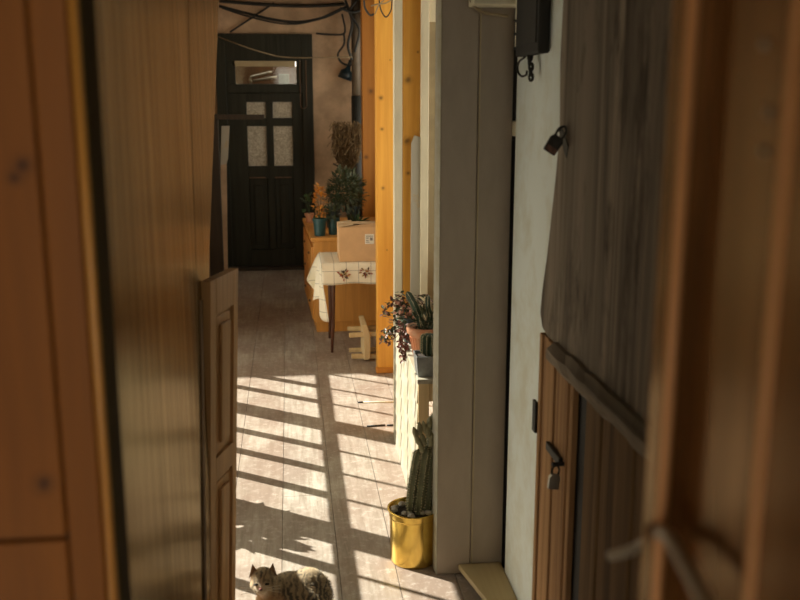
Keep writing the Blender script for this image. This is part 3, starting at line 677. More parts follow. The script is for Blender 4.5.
# dried grass sheaf
base = P(347, 173, Y=9.50); rnd = random.Random(3)
t = thing('dried_grass_bundle', P(348, 172, Y=9.50), 'brown dried grass bundle fastened to the pipe above the plants', 'dried plant')
mb = MB()
for k in range(420):
    fx_ = rnd.uniform(-1, 1); tp = P(347+fx_*15, rnd.uniform(122, 150), Y=9.44+rnd.uniform(-.12, .08))
    mid = base.lerp(tp, .5)+Vector((fx_*.04, rnd.uniform(-.03, .03), 0)); en = tp+Vector((rnd.uniform(-.06, .06), 0, -rnd.uniform(0, .07)))
    mb.tube(path([base+Vector((fx_*.02, 0, 0)), mid, tp, en], 3), .0035, 3)
mb.build('stalks', 'straw', t)
MB().tube([base-Vector((0, 0, .03)), base+Vector((0, 0, .04))], .035, 10).build('tie', 'browntrim', t)
MB().tube([P(333, 163.5, Y=9.50), P(342, 168, Y=9.50), base], .008, 5).build('twig', 'darkpost', t)
bush(P(348, 152, Y=9.50), (.10, .08, .13), 200, 'straw', t, .08, .02, 21, name='seed_heads')

# ------------------------------------------------------------ pots on the low ledge
LT = LZ+.018
def ledge_pt(px, Y): q = P(px, 330, Y=Y); return Vector((q.x, Y, LT+.0005))
c = ledge_pt(426, 3.99)
t = thing('potted_cactus', c, 'big ribbed terracotta pot with tall dark cactus arms on the white ledge', 'potted plant')
hh = .145; rt = .083
prof = [(0, 0), (.052, 0), (.070, hh-.045), (.074, hh-.032), (rt, hh-.03), (rt+.003, hh-.012), (rt, hh), (rt-.010, hh), (rt-.014, hh-.03), (0, hh-.03)]
bm_ = MB(); bm_.lathe(c, prof, 48)
o = bm_.build('pot', 'terracotta', t, smooth=True)
for k in range(24):
    a_ = 2*math.pi*k/24; MB_ = None
mb = MB()
for k in range(26):
    a_ = 2*math.pi*k/26; u = Vector((math.cos(a_), math.sin(a_), 0)); mb.tube([c+u*.0545+Vector((0, 0, .012)), c+u*.0715+Vector((0, 0, hh-.045))], .0022, 4)
mb.build('pot_ribs', 'terracotta', t)
MB().lathe((c.x, c.y, c.z+hh-.03), [(0, .010), (rt-.016, .006), (rt-.016, -.002)], 24).build('soil', 'soil', t)
top = c+Vector((0, 0, hh-.02)); yy = c.y
def ribbed(pts, r, parent, mat='cactus', ribs=8, name='cactus_stem', spines=True, seed=0, n=None, sl=.008):
    pp = path(pts, 10); L_ = len(pp)-1
    rr = [r*min(1, (.55+.45*min(1, i/(L_*.15)))*max(.12, math.sqrt(max(0, 1-max(0, (i/L_-.86)/.14)**2)))) for i in range(L_+1)]
    rr = [q_*(1+.05*math.sin(i*1.9)) for i, q_ in enumerate(rr)]
    o_ = MB().tube(pp, rr, ribs*4, star=.20, ribs=ribs).build(name, mat, parent, smooth=True)
    if spines:
        rnd = random.Random(seed); mb = MB(); prev = None
        for i in range(2, L_):
            tt = (pp[i+1]-pp[i-1]).normalized(); u = tt.orthogonal().normalized() if prev is None else (prev-tt*prev.dot(tt)).normalized(); prev = u; v = tt.cross(u)
            if i % 1: continue
            for k in range(ribs):
                a_ = 2*math.pi*k/ribs; d_ = u*math.cos(a_)+v*math.sin(a_); q = pp[i]+d_*rr[i]*1.12
                for j in range(2):
                    e = d_+Vector((rnd.uniform(-.7, .7), rnd.uniform(-.7, .7), rnd.uniform(-.5, .7))); mb.tube([q, q+e.normalized()*sl], [.0017, .0005], 3, cap=False)
        mb.build('spines', 'spine', o_)
    return o_
for (pts, r) in (([(425, 330), (420, 318), (414, 304), (407, 291.5)], .0135), ([(427, 330), (430, 316), (428, 306), (428, 295)], .010), ([(430, 330), (434, 320), (437, 312), (438, 306)], .010), ([(422, 330), (420, 322), (419, 314)], .013)):
    ribbed([P(x, y, Y=yy+(i % 2)*.01) for i, (x, y) in enumerate(pts)], r, t, 'cactus_dark', 5, 'cactus_arm', True, 5, sl=.006)
bush(top+Vector((0, 0, .035)), (.05, .05, .04), 90, 'leaf_d', t, .045, .012, 9)

c = ledge_pt(411, 4.27)
t = thing('potted_flowers', c, 'trailing plant with reddish leaves and pale pink flowers left of the terracotta pot', 'potted plant')
pot(c, .032, .042, .12, 'navy', t)
tp = c+Vector((0, 0, .11))
tips = []; rnd = random.Random(11)
for (x, y) in ((388, 312), (392, 303), (394, 318), (398, 300), (385, 336), (390, 337), (402, 297), (408, 300), (412, 303), (404, 309), (418, 300), (397, 327), (387, 331), (433, 304), (424, 301)):
    tips.append(P(x, y, Y=4.26+rnd.uniform(-.06, .06)))
stalks(tp-Vector((0, 0, .02)), tips, .0028, 'leaf_d', t)
mbr, mbg, mbp = MB(), MB(), MB()
for q in tips:
    for k in range(20):
        d_ = Vector((rnd.uniform(-1, 1), rnd.uniform(-1, 1), rnd.uniform(-.8, .8))); o_ = q+Vector((rnd.uniform(-.022, .022), rnd.uniform(-.02, .02), rnd.uniform(-.03, .02)))
        (mbr if k % 5 < 3 else mbg).leaf(o_, d_, (rnd.uniform(-.3, .3), .2, 1), rnd.uniform(.018, .032), .017)
for k in range(46):
    q = P(rnd.uniform(396, 416), rnd.uniform(299, 318), Y=4.2+rnd.uniform(-.04, .04)); mbp.leaf(q, (rnd.uniform(-1, 1), -.4, rnd.uniform(-1, 1)), (0, -.7, 1), .02, .018)
for k in range(60):
    q = P(rnd.uniform(398, 424), rnd.uniform(305, 326), Y=4.24+rnd.uniform(-.05, .05)); mbg.leaf(q, (rnd.uniform(-1, 1), -.4, rnd.uniform(-1, 1)), (0, -.7, 1), .03, .02)
mbr.build('red_leaves', 'leaf_r', t, fix=False); mbg.build('green_leaves', 'leaf_d', t, fix=False); mbp.build('flowers', 'leaf_p', t, fix=False)
# trailing shoots below, in front of the ledge edge
mb = MB(); ml = MB()
for (x0, y0, x1, y1) in ((405, 325, 403, 360), (408, 330, 407, 357), (402, 322, 401, 350)):
    pp = path([P(x0, y0, Y=4.16), P((x0+x1)/2-1.5, (y0+y1)/2, Y=4.14), P(x1, y1, Y=4.12)], 8); mb.tube(pp, .002, 5)
    for q in pp:
        for k in range(2): ml.leaf(q, (rnd.uniform(-1, 1), -.3, rnd.uniform(-1, .3)), (0, -.5, 1), .022, .015)
mb.build('trailing_stem', 'leaf_d', t); ml.build('trailing_leaves', 'leaf_r', t, fix=False)

# zinc planter with round cactus
YZ = 3.74
t = thing('potted_cactus', (P(427, 370, Y=YZ).x, YZ, LT), 'small round ribbed cactus in a zinc grey tin planter at the ledge end', 'potted plant')
xa, xb = P(415, 370, Y=YZ).x, P(415, 370, Y=YZ).x+.15; za = LT+.0005; zb = P(426, 354, Y=YZ).z
def taper(x0, x1, y0, y1, z0, z1, g):
    return [[(x0+g, y0+g, z0), (x1-g, y0+g, z0), (x1-g, y1-g, z0), (x0+g, y1-g, z0)], [(x0, y0, z1), (x1, y0, z1), (x1, y1, z1), (x0, y1, z1)]]
bm2 = MB(); lo, hi = taper(xa, xb, YZ-.045, YZ+.065, za, zb, .008)
v0 = [bm2.bm.verts.new(p) for p in lo]; v1 = [bm2.bm.verts.new(p) for p in hi]; v2 = [bm2.bm.verts.new((p[0]+(.004 if p[0] < (xa+xb)/2 else -.004), p[1]+(.004 if p[1] < YZ else -.004), p[2])) for p in hi]; v3 = [bm2.bm.verts.new((v.co.x, v.co.y, zb-.018)) for v in v2]
bm2.bm.faces.new(v0[::-1]); bm2.bm.faces.new(v3)
for A_, B_ in ((v0, v1), (v1, v2), (v2, v3)):
    for k in range(4): bm2.bm.faces.new((A_[k], A_[(k+1) % 4], B_[(k+1) % 4], B_[k]))
bm2.build('planter', 'zinc', t)
MB().box((xa+.006, YZ-.04, zb-.022), (xb-.006, YZ+.06, zb-.012)).build('soil', 'soil', t)
cc = P(430, 352, Y=YZ+.01)
ribbed([cc-Vector((0, 0, .015)), cc+Vector((0, 0, .02)), cc+Vector((0, 0, .05)), cc+Vector((0, 0, .078))], .033, t, 'cactus_dark', 11, 'round_cactus', True, 2, sl=.006)

# ------------------------------------------------------------ gold pot with columnar cactus
gc = P(411.5, 571, Z=0); gc.y += .095; gc.x = P(413.5, 540, Y=gc.y).x; gc.z = .0005
t = thing('potted_cactus', gc, 'tall ribbed columnar cactus in a shiny gold coloured pot on the floor', 'potted plant')
k_ = gc.length*0+1
GH = P(411, 513, Y=gc.y-.05).z; gr = (P(438.5, 505, Y=gc.y).x-P(387, 505, Y=gc.y).x)/2
prof = [(0, 0), (gr*.86, 0), (gr*.885, .003), (gr*.895, .010), (gr*.905, GH*.35), (gr*.93, GH*.84), (gr*.933, GH*.865), (gr*.955, GH*.87), (gr*.96, GH*.88), (gr*.975, GH*.97), (gr*.985, GH*.98), (gr*1.02, GH*.99), (gr*1.02, GH), (gr*.97, GH+.002), (gr*.93, GH-.005), (gr*.91, GH*.88), (0, GH*.88)]
MB().lathe(gc, prof, 56).build('pot', 'gold', t, smooth=True)
MB().lathe(gc+Vector((0, 0, GH*.88)), [(0, .014), (gr*.6, .012), (gr*.9, .008), (gr*.9, 0)], 30).build('soil', 'soil', t)
rnd = random.Random(5)
for k in range(13):
    a_ = 2.2+rnd.random()*3.6; r = gr*rnd.uniform(.45, .78); s_ = rnd.uniform(.010, .016)
    MB().ball((gc.x+math.cos(a_)*r, gc.y+math.sin(a_)*r, gc.z+GH*.88+.014+s_*.4), (s_, s_*.8, s_*.65), 10).build('pebble', 'pebble', t, smooth=True)
def GP(x, y, dy=0): return P(x, y, Y=gc.y+dy)
for (pts, r, dy, sd3) in (([(410, 512), (412, 490), (416, 465), (419, 449)], .0150, -.025, 1), ([(418, 514), (421, 487), (424, 462), (427, 446)], .0170, -.035, 2), ([(427, 512), (430, 480), (432, 455), (433, 436)], .0180, -.02, 3), ([(434, 512), (437, 480), (437, 455), (438, 425)], .019, .0, 4), ([(428, 460), (430, 446), (433, 430), (436, 412)], .0165, .025, 6)):
    pp = [GP(x, y, dy) for (x, y) in pts]; pp[0].z = min(pp[0].z, gc.z+GH*.88+.005) if pts[0][1] > 500 else pp[0].z
    ribbed(pp, r, t, 'cactus', 6, 'cactus_stem', True, sd3, sl=.007)
for k, (x, y, dx_, dy_) in enumerate(((416, 433, -2.5, -7), (420, 430, -1, -9), (424, 440, -3, -8), (428, 432, -1, -9), (425, 428, -2, -8), (431, 441, 1, -9), (419, 440, -4, -6), (429, 423, 1, -8), (422, 447, -3, -6), (434, 436, 2, -8))):
    p0, p1 = GP(x-dx_*.3, y+5, -.045), GP(x+dx_, y+dy_+1, -.05)
    MB().tube(path([p0, p0.lerp(p1, .5), p1], 5), [.006, .0085, .0095, .010, .0105, .0105, .010, .009, .0075, .005, .002], 10).build('offset_pup', 'pup', t, smooth=True)

# ------------------------------------------------------------ sticks lying on the floor
def stick(a, b, r, mat, label, tipped=None):
    pa, pb = P(*a, Z=r), P(*b, Z=r)
    t = thing('stick', (pa+pb)/2-Vector((0, 0, r)), label, 'stick')
    MB().tube([pa, pb], r, 8).build('rod', mat, t, smooth=True)
    if tipped: MB().tube([pa+(pa-pb).normalized()*.03, pa], r*1.3, 8).build('tip', tipped, t, smooth=True)
stick((363, 402.2), (396, 402), .004, 'cream', 'thin pale rod with a dark tip on the sunlit floor', 'cable')
stick((367, 426.2), (385, 425), .005, 'cable', 'short black stick on the floor nearer the gold pot')
stick((387, 425.2), (395, 425), .005, 'cable', 'stub of black stick touching the white ledge')

# ============================================================ NEAR RIGHT: board, beam, cupboard doors
WXp = RX-.012
pts = [(571, -25), (566.5, 60), (566, 130), (562, 175), (557.5, 215), (553, 255), (548, 290), (546, 312), (548, 327), (553, 336)]
edge = [P(x, y, X=WXp) for (x, y) in pts]
zb_ = edge[-1].z
near = 1.0
poly = edge+[Vector((WXp, near, zb_)), Vector((WXp, near, edge[0].z))]
o = MB().prism(poly, (-.018, 0, 0)).build('weathered_board', 'weather', bev=.003)
tag(o, 'large weathered grey brown wooden sheet fixed over the pale wall above the beam', 'board')
tag(MB().prism([P(571.5, -20, X=WXp), P(567.5, -20, X=WXp), P(563.5, 60, X=WXp), P(564.5, 128, X=WXp), P(567, 128, X=WXp)], (-.006, 0, 0)).build('joint_strip', 'darkpost'), 'dark strip standing for the shaded gap between the pale wall and weathered sheet', 'shaded gap')  # dark strip stands in for the shaded gap beside the sheet
# rough beam below it
bt_ = zb_+.012; bx = WXp-.05
rnd = random.Random(9); mb = MB(); n = 26
y0 = P(547, 330, X=bx).y
rings = []
for k in range(n+1):
    y = y0+(near-y0)*k/n; e = rnd.uniform(-.004, .004); f_ = rnd.uniform(-.005, .005)
    rings.append([mb.bm.verts.new(q) for q in ((WXp-.0005, y, bt_), (bx+.02, y, bt_+e), (bx+e, y, bt_-.018), (bx+f_, y, bt_-.045+e), (bx+.015, y, bt_-.062+f_), (WXp-.0005, y, bt_-.06))])
for a_, b_ in zip(rings, rings[1:]):
    for k in range(6): mb.bm.faces.new((a_[k], a_[(k+1) % 6], b_[(k+1) % 6], b_[k]))
mb.bm.faces.new(rings[0]); mb.bm.faces.new(rings[-1])
tag(mb.build('rough_beam', 'beam'), 'rough grey wooden beam along the bottom edge of the weathered sheet', 'beam')
dtop = bt_-.064
dX = WXp-.012
# padlocked plank door (narrow visible leaf)
ya, yb_ = P(540, 450, X=dX).y, P(574, 450, X=dX).y
dA = thing('door_2', (dX, (ya+yb_)/2, 0), 'brown grooved plank cupboard door with a hinge and padlock', 'door', kind='structure')
ws = [0, .10, .24, .50, .72, .90, 1]
mb = MB()
for u0, u1 in zip(ws, ws[1:]): mb.box((dX-.012+(.005 if u0 in (.10, .50, .90) else 0), ya+(yb_-ya)*u0, 0), (dX+.01, ya+(yb_-ya)*u1+.004, dtop+.05))
mb.build('planks', 'plankdoor', dA, bev=.003)
MB().box((dX-.02, ya-.004, P(540, 432, X=dX).z), (dX-.011, ya+.03, P(540, 400, X=dX).z)).build('hinge', 'iron', dA, bev=.002)
h0 = P(561, 464, X=dX-.02)
MB().box((dX-.024, P(567, 464, X=dX).y, h0.z-.012), (dX-.012, P(553, 464, X=dX).y, h0.z+.012)).build('hasp', 'iron', dA, bev=.002)
MB().tube([(dX-.012, h0.y, h0.z), (dX-.045, h0.y, h0.z)], .006, 10).build('staple', 'iron', dA)
def padlock(c, s, mat, label, tilt=0, face=None):
    t = thing('padlock', c, label, 'padlock')
    R = Matrix.Rotation(tilt, 4, 'Y')
    def L(u, v, d=0): return Vector(c)+R @ Vector((u*s, d*s, v*s))
    MB().prism([L(-.5, -1.75, -.2), L(.5, -1.75, -.2), L(.55, -.6, -.2), L(.35, -.3, -.2), L(-.35, -.3, -.2), L(-.55, -.6, -.2)], R @ Vector((0, .42*s, 0))).build('body', mat, t, bev=.002)
    MB().tube(path([L(-.3, -.35), L(-.32, .2), L(0, .55), L(.32, .2), L(.3, -.35)], 6), s*.1, 8).build('shackle', 'iron', t, smooth=True)
    if face: MB().prism([L(-.45, -1.7, -.22), L(.45, -1.7, -.22), L(.45, -1.25, -.22), L(-.45, -1.25, -.22)], R @ Vector((0, .02*s, 0))).build('end_plate', face, t)
q = P(555.5, 471, X=dX-.045)
padlock(q, .029, 'steel', 'silver padlock hanging from the plank cupboard door hasp', .12)
# gap with its shade as a near-black block, and darker planks beyond
yc, yd = P(589, 450, X=dX).y, 1.0
struct(MB().box((dX+.012, yd, 0), (WXp+.03, ya, dtop+.06)).build('wall_cupboard', 'dark'), 'near-black block standing for the shade between the two plank doors', 'wall')
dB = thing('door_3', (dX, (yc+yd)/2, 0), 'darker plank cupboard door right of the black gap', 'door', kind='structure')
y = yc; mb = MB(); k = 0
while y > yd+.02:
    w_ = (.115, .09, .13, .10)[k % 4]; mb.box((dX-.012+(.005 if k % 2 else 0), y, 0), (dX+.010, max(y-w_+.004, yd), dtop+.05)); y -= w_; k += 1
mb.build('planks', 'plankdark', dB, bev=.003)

# hanging rusted padlock on the pale wall
q = P(561, 133, X=RX-.045)
padlock(q, .034, 'iron', 'rusty padlock hanging open on the edge of the weathered sheet', math.radians(32), 'rust')
t = thing('hasp_plate', P(559, 134, X=RX-.02), 'dark iron hasp holding the rusty padlock', 'hasp')
MB().prism([P(558, 128, X=RX-.032), P(561, 126, X=RX-.032), P(564, 134, X=RX-.032), P(568, 146, X=RX-.032), P(566, 158, X=RX-.032), P(563.5, 150, X=RX-.032), P(561, 140, X=RX-.032)], (.003, 0, 0)).build('plate', 'iron', t)
MB().tube([P(561, 130, X=RX-.032), P(561, 130, X=RX+.01)], .004, 8).build('staple', 'iron', t)

# electric meter box, ledge, chain
mX = RX-.035
a, b = P(517, -20, X=mX), P(538, 53, X=mX)
t = thing('meter_box', (mX, (a.y+b.y)/2, b.z), 'black electric box mounted high on the pale wall', 'electric box')
MB().box((mX, b.y, b.z), (RX, a.y, 2.5)).build('housing', 'dark', t, bev=.006)
MB().box((mX-.004, b.y+.02, b.z+.03), (mX+.001, a.y-.02, 2.45)).build('cover', 'dark', t, bev=.004)
t = thing('conduit', (mX, 3, b.z), 'pale thin conduit with black clips left of the electric box', 'conduit')
cy = P(517.5, 30, X=RX-.02).y
MB().tube([(RX-.02, cy, P(517, 48, X=RX-.02).z), (RX-.02, cy, 2.6)], .008, 10).build('tube', 'cream', t, smooth=True)
for y in (22, 35, 49): MB().tube([(RX-.02, cy, P(517, y+1, X=RX-.02).z), (RX-.02, cy, P(517, y-2, X=RX-.02).z)], .012, 8).build('clip', 'cable', t)
t = thing('chain_hook', P(527, 60, X=RX-.03), 'black chain with an open ring dangling below the electric box', 'chain')
hy = lambda x, y: P(x, y, X=RX-.025)
for k, (x, y) in enumerate(((529, 52), (530, 57), (529.5, 62), (531, 67), (530.5, 72), (531, 77))):
    c_ = hy(x, y); rr = .011
    MB().tube([c_+Vector((.006*math.cos(a_)*(k % 2), rr*.6*math.cos(a_)*(1 if not k % 2 else .3), rr*math.sin(a_))) for a_ in [i*math.pi/5 for i in range(11)]], .0045, 6, cap=False).build('link', 'iron', t, smooth=True)
MB().tube(path([hy(525, 57), hy(519, 62), hy(517.5, 70), hy(521, 76), hy(526, 75), hy(527, 71)], 6), .0035, 6).build('ring', 'iron', t, smooth=True)
MB().tube(path([hy(517, 49), hy(521, 53), hy(530, 56)], 6), .005, 6).build('hook', 'iron', t, smooth=True)
t = thing('ledge_shelf', P(495, 3, Y=3.1), 'cream wooden shelf end at the top beside the taupe pillar', 'shelf')
a, b = P(474, 4.5, Y=3.12), P(516, 4.5, Y=3.12)
MB().box((a.x, 3.12, a.z), (RX+.02, 3.22, a.z+.06)).build('board', 'cream', t, bev=.004)
MB().box((a.x-.01, 3.10, a.z+.06), (RX+.03, 3.225, a.z+.12)).build('top_board', 'beige', t, bev=.003)
tag(MB().tube(path([P(467, -12, Y=3.18), P(472, 3, Y=3.18), P(480, 11, Y=3.18), P(493, 14, Y=3.18), P(508, 16, Y=3.18)], 8), .0045, 8).build('cable', 'cable_p', smooth=True), 'pale cable curving across the top of the taupe pillar', 'cable')
# plaster patch bridging the dark gap
a, b = P(507, 121, X=.757), P(516, 136, X=.757)
a, b = P(506, 136, Y=3.25), P(518, 121, Y=3.25)
struct(MB().box((px2, 3.14, a.z), (RX+.03, 3.30, b.z)).build('trim_3', 'cream', bev=.004), 'small pinkish block bridging the dark gap beside the pillar', 'block')
# door jamb inside the gap, coloured near black for the gap's shade
g0 = P(500, 300, Y=3.30); struct(MB().box((px2, 3.26, 0), (px2+.03, 3.40, P(505, 140, Y=3.3).z)).build('trim_4', 'dark'), 'jamb inside the gap beside the pillar, shade put into its colour', 'jamb')

# ============================================================ NEAR LEFT: orange leaf, jamb, open leaf, panelled half leaf
YL = 1.05
xe = P(66, 0, Y=YL).x
dl = thing('door_4', (xe-.2, YL, 0), 'out of focus orange brown plank door at the left edge', 'door', kind='structure')
def LX(x, y): return P(x, y, Y=YL)
split = LX(50, 541).z; vs = LX(42, 200).x
xl = xe-.42
MB().box((xl, YL, split+.004), (vs-.002, YL+.035, 2.6)).build('plank', 'near_orange', dl, bev=.003)
MB().box((xl, YL, 0), (vs-.002, YL+.035, split)).build('plank', 'near_orange', dl, bev=.003)
MB().box((vs+.001, YL-.003, 0), (xe, YL+.035, 2.6)).build('plank', 'near_orange', dl, bev=.003)
MB().box((xl, YL+.01, .0), (xe-.001, YL+.03, 2.6)).build('backing', 'dark', dl)
MB().tube([(xe+.005, YL+.006, 0), (xe+.005, YL+.006, 2.6)], .0058, 12).build('edge_bead', 'lit_edge', dl, smooth=True)['label'] = 'rounded edge bead, light put into its golden colour'
jx = xe+.012
ja = MB(); j0, j1 = P(96, 0, X=jx), P(130, 600, X=jx)
ja.prism([(jx, YL+.01, 0), (jx, YL+.01, 2.6), Vector((jx, j0.y, 2.6)), Vector((jx, j1.y, 0))], (-.05, 0, 0))
struct(ja.build('trim_5', 'jamb', bev=.003), 'dark olive jamb between the orange door and the open leaf', 'jamb')
OA, OB = Vector((-.292, 1.16, 0)), Vector((-.245, 2.45, 0)); ou = (OB-OA).normalized(); on_ = Vector((ou.y, -ou.x, 0))
def OP(x, y, d=0):
    dd = FW*FPX+RT*(x-400)+UP*(300-y); t_ = (OA.x*on_.x+OA.y*on_.y)/(dd[0]*on_.x+dd[1]*on_.y)
    return Vector((dd[0]*t_, dd[1]*t_, H+dd[2]*t_))+on_*d
ol = thing('door_5', (OA+OB)/2, 'satin grey brown wooden door leaf standing open along the left side', 'door', kind='structure')
def at_z(p, q, z): return p+(q-p)*((z-p.z)/(q.z-p.z))
st_, sb = at_z(OP(187.5, 0), OP(206, 600), 2.6), at_z(OP(187.5, 0), OP(206, 600), .03)
MB().prism([OA+Vector((0, 0, .03)), OA+Vector((0, 0, 2.6)), st_, sb], on_*-.03).build('leaf_board', 'leaf_wood', ol, bev=.003)
e0, e1, e2 = OP(219, 0), OP(209.5, 250), OP(209, 600)
et = at_z(e0, e1, 2.6); eb = at_z(e1, e2, .03)
MB().prism([sb+ou*.004, st_+ou*.004, et, e1, eb], on_*-.028).build('edge_board', 'leaf_wood', ol, bev=.003)
MB().prism([OP(199, 300), OP(201.5, 300), OP(206, 620), OP(203.5, 620)], on_*.004).build('joint_strip', 'plankdark', ol)

R0 = Vector((P(238.5, 268, Y=2.72).x, 2.72, 0)); Lf = Vector((P(210.5, 281, Y=2.52).x, 2.52, 0))
zt = P(238.5, 268, Y=2.72).z
hd = thing('door_6', (R0+Lf)/2, 'low brown door leaf with two raised panels beside the sunlit floor', 'door', kind='structure')
u = (R0-Lf); n_ = Vector((u.y, -u.x, 0)).normalized()          # towards the corridor / camera
Rb = P(235.5, 600, Y=2.72); Lb = P(209.5, 600, Y=2.52)
def HP(s, z, d=0):
    k = (zt-z)/(zt-Rb.z)                                        # the leaf leans a little on its worn hinges
    a_ = Vector((Lf.x+(Lb.x-Lf.x)*k, Lf.y, z)); b_ = Vector((R0.x+(Rb.x-R0.x)*k, R0.y, z))
    return a_.lerp(b_, s)+n_*d
def hbox(s0, s1, z0, z1, d0, d1, name, mat='half', bev=.002):
    return MB().prism([HP(s0, z0, d0), HP(s1, z0, d0), HP(s1, z1, d0), HP(s0, z1, d0)], n_*(d1-d0)).build(name, mat, hd, bev=bev)
hbox(0, .2, 0, zt, -.028, 0, 'stile'); hbox(.84, 1, 0, zt, -.028, 0, 'stile')
zm0 = P(225, 470, Y=2.65).z; zm1 = P(225, 447, Y=2.65).z
for (z0, z1) in ((0, .1), (zm0, zm1), (zt-.10, zt)): hbox(.2, .84, z0, z1, -.028, 0, 'rail')
for (z0, z1) in ((.1, zm0), (zm1, zt-.10)):
    hbox(.2, .84, z0, z1, -.02, -.010, 'sunk_panel'); hbox(.27, .77, z0+.012, z1-.012, -.010, -.006, 'moulding'); hbox(.36, .68, z0+.035, z1-.035, -.006, .004, 'raised_panel', bev=.004)

# ============================================================ NEAR RIGHT door leaf, out of focus
A = P(655, 300, Y=.80); A = Vector((A.x, .80, 0)); B = Vector((A.x-.075, .33, 0))
nr = thing('door_7', A, 'out of focus red brown varnished door swung open at the right edge', 'door', kind='structure')
ud = (B-A).normalized(); nd = Vector((-abs(ud.y), ud.x*math.copysign(1, -ud.y)*-1, 0))
nd = Vector((ud.y, -ud.x, 0));  nd = nd if nd.x < 0 else -nd
WL = (B-A).length
def NP(s, z, d=0): return A+ud*s+nd*d+Vector((0, 0, z))
def sbox(s0, s1, z0, z1, d0, d1, name, mat='near_red', bev=.003, parent=nr):
    return MB().prism([NP(s0, z0, d0), NP(s1, z0, d0), NP(s1, z1, d0), NP(s0, z1, d0)], nd*(d1-d0)).build(name, mat, parent, bev=bev)
def s_at(px, y):
    """distance along the leaf of the point seen at px"""
    d_ = FW*FPX+RT*(px-400)+UP*(300-y); # solve A+ud*s = t*d
    m_ = np.array([[d_[0], -ud.x], [d_[1], -ud.y]]); t_, s_ = np.linalg.solve(m_, [A.x, A.y]); return s_
sb1 = s_at(677, 300); sb2 = s_at(775, 300)
sbox(0, sb1, 0, 2.5, -.035, 0, 'stile'); sbox(sb2, WL, 0, 2.5, -.035, 0, 'stile')
sbox(sb1, sb2, 0, 2.5, -.03, -.012, 'panel')
MB().tube([NP(sb1+.004, .0, .003), NP(sb1+.004, 2.5, .003)], .005, 12).build('bead', 'near_bead', nr, smooth=True)
MB().tube([NP(sb2, .0, -.001), NP(sb2, 2.5, -.001)], .005, 12).build('bead', 'near_bead', nr, smooth=True)
MB().tube([NP(.002, 0, -.008), NP(.002, 2.5, -.008)], .007, 12).build('edge_bead', 'near_red', nr, smooth=True)
def on_door(px, py, d=0):
    s_ = s_at(px, py); q = NP(s_, 0, d); dd = FW*FPX+RT*(px-400)+UP*(300-py); t_ = q.y/dd[1]; return Vector((q.x, q.y, H+dd[2]*t_))
for (x, y) in ((747, 44), (751, 112), (747, 151)):
    q = on_door(x, y, -.012); MB().tube([q, q+nd*.003], [.0032, .0022], 12).build('screw_head', 'steel', nr, smooth=True)
# latch
CAMP = Vector((0, 0, H))
def toward(p, f): return CAMP+(p-CAMP)*f
MB().tube(path([toward(on_door(662, 534), .985), P(648, 541, Y=.815), P(632, 550, Y=.86), P(611, 556, Y=.90)], 6), .0058, 10).build('latch_lever', 'bar', nr, smooth=True)
MB().tube(path([toward(on_door(x, y), k_) for (x, y, k_) in ((658, 530, .985), (668, 536, .965), (688, 570, .95), (716, 625, .93))], 6), .0060, 10).build('latch_bar', 'bar', nr, smooth=True)['label'] = 'slanting grey metal bar'
MB().tube([on_door(656, 532), toward(on_door(656, 532), .97)], .009, 12).build('latch_boss', 'near_red', nr, smooth=True)

# ============================================================ CAT
cc = Vector((-.030, 2.90, 0)); CS = 1.17
cat = thing('cat', cc, 'brown tabby cat resting in the sun on the floor boards', 'cat')
def blob_mesh(balls, tubes, voxel=.006):
    mb = MB()
    for (p, r, *rot) in balls:
        mat = Matrix.Translation(p) @ (Matrix.Rotation(rot[0], 4, rot[1]) if rot else Matrix.Identity(4)) @ Matrix.Diagonal((*r, 1))
        bmesh.ops.create_uvsphere(mb.bm, u_segments=24, v_segments=16, radius=1, matrix=mat)
    for (pts, r) in tubes: mb.tube(path(pts, 6), r, 14)
    me = bpy.data.meshes.new('tmp'); bmesh.ops.recalc_face_normals(mb.bm, faces=mb.bm.faces); mb.bm.to_mesh(me); mb.bm.free()
    o = bpy.data.objects.new('tmp', me); COL.objects.link(o)
    m = o.modifiers.new('r', 'REMESH'); m.mode = 'VOXEL'; m.voxel_size = voxel; m.use_smooth_shade = True
    s = o.modifiers.new('s', 'SMOOTH'); s.factor = .6; s.iterations = 5
    bpy.context.view_layer.update()
    out = bpy.data.meshes.new_from_object(o.evaluated_get(bpy.context.evaluated_depsgraph_get()))
    bpy.data.objects.remove(o); return out
hx, hy_, hz = -.074, -.045, .196                                  # head, relative to cat origin
balls = [((-.0, .0, .098), (.085, .060, .090)), ((.050, .005, .102), (.068, .060, .092)), ((-.058, -.01, .105), (.042, .048, .085), .35, 'Y'),
         ((.060, -.042, .086), (.044, .038, .072), -.2, 'Y'), ((-.062, -.032, .120), (.034, .034, .062), .25, 'X'), ((-.03, -.03, .04), (.06, .04, .04)),
         ((hx, hy_, hz), (.036, .035, .034)), ((hx-.006, hy_-.026, hz-.013), (.021, .020, .016)), ((hx-.020, hy_-.012, hz-.010), (.018, .018, .016)), ((hx+.016, hy_-.012, hz-.010), (.018, .018, .016)),
         ((hx+.01, hy_+.02, hz-.03), (.034, .034, .04)),
         ((-.068, -.060, .014), (.018, .034, .015)), ((-.028, -.065, .014), (.018, .034, .015)), ((.055, -.080, .014), (.028, .036, .015))]
tubes = [([(-.07, -.03, .11), (-.07, -.045, .06), (-.068, -.055, .015)], [.024]*1+[.022]*11+[.015]), ([(-.035, -.03, .10), (-.03, -.05, .055), (-.028, -.058, .015)], [.024]+[.022]*11+[.015]),
         ([(.10, .02, .05), (.125, -.02, .02), (.10, -.085, .016), (.03, -.115, .014), (-.02, -.115, .013)], [.018]*20+[.013, .012, .010, .008, .006])]
me = blob_mesh(balls, tubes, .0055)
for p_ in me.polygons: p_.use_smooth = True
me.name = 'cat_body'
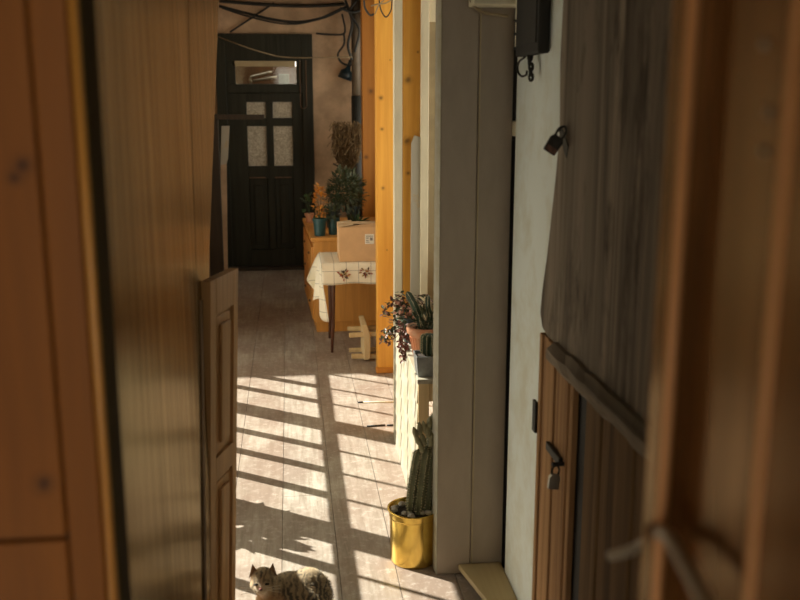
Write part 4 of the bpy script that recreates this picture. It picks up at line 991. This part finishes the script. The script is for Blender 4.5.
body = bpy.data.objects.new('body', me); COL.objects.link(body); body.parent = cat
me.materials.clear(); me.materials.append(M['cat'])
# ears
for sx_ in (-1, 1):
    e = MB(); bc = Vector((hx+sx_*.022, hy_-.002, hz+.017)); tipp = bc+Vector((sx_*.006, .002, .031))
    a_ = [bc+Vector((-.017, -.004, -.009)), bc+Vector((.017, -.002, -.009)), bc+Vector((0, .014, -.004))]
    v = [e.bm.verts.new(q) for q in a_]; tv = e.bm.verts.new(tipp); inn = e.bm.verts.new(bc+Vector((0, .002, .0)))
    e.bm.faces.new((v[0], inn, tv)); e.bm.faces.new((inn, v[1], tv)); e.bm.faces.new((v[1], v[2], tv)); e.bm.faces.new((v[2], v[0], tv))
    e.build('ear', 'ear_fur', cat).matrix_parent_inverse = Matrix.Identity(4)
    ey_ = MB(); ep = Vector((hx-.004+sx_*.0145, hy_-.0325, hz+.002)); ey_.ball(ep, (.0075, .004, .0034), 10)
    ey_.build('eye', 'iron', cat, smooth=True).matrix_parent_inverse = Matrix.Identity(4)
MB().ball((hx-.006, hy_-.046, hz-.006), (.0055, .004, .004), 10).build('nose', 'leaf_r', cat, smooth=True).matrix_parent_inverse = Matrix.Identity(4)
# short fur over the body
rnd = random.Random(2); fm = MB(); tri = [p for p in me.polygons]
for k in range(9000):
    p_ = tri[rnd.randrange(len(tri))]; q = Vector(p_.center); n0 = Vector(p_.normal)
    if q.z < .01: continue
    d_ = (n0*.55+Vector((.55, .1, -.45))+Vector((rnd.uniform(-.3, .3), rnd.uniform(-.3, .3), rnd.uniform(-.3, .3)))).normalized()
    sdv = d_.cross(n0)
    if sdv.length < .05: continue
    sdv = sdv.normalized()*.0011; L_ = rnd.uniform(.006, .012) if q.z < .17 else rnd.uniform(.003, .006)
    v = [fm.bm.verts.new(x_) for x_ in (q-sdv-n0*.0005, q+sdv-n0*.0005, q+d_*L_)]; fm.bm.faces.new(v)
fur = fm.build('fur', 'cat', cat, fix=False); fur.matrix_parent_inverse = Matrix.Identity(4); fur['kind'] = 'stuff'
for sx_ in (-1, 1):
    for k in range(3): MB().tube([(hx-.006+sx_*.010, hy_-.034, hz-.014+k*.002), (hx-.006+sx_*.055, hy_-.035, hz-.024+k*.011)], [.0006, .0003], 3).build('whisker', 'paper', cat)
for o in list(cat.children): o.matrix_parent_inverse = Matrix.Identity(4)
cat.scale = (CS, CS, CS)
# leafy plant by the window foot, hidden behind the open leaf; its leaves break the sunlight beside the cat
t = thing('potted_plant', (-.64, 4.02, 0), 'leafy plant by the foot of the long left window', 'potted plant')
pot((-.64, 4.02, .0005), .06, .08, .16, 'terracotta', t)
stalks((-.64, 4.02, .13), [(-.6, 3.95, .5), (-.66, 4.1, .55), (-.62, 4.12, .4), (-.66, 3.9, .42)], .005, 'leaf_g', t)
bush((-.63, 4.03, .33), (.09, .17, .23), 300, 'leaf_g', t, .10, .05, 31)
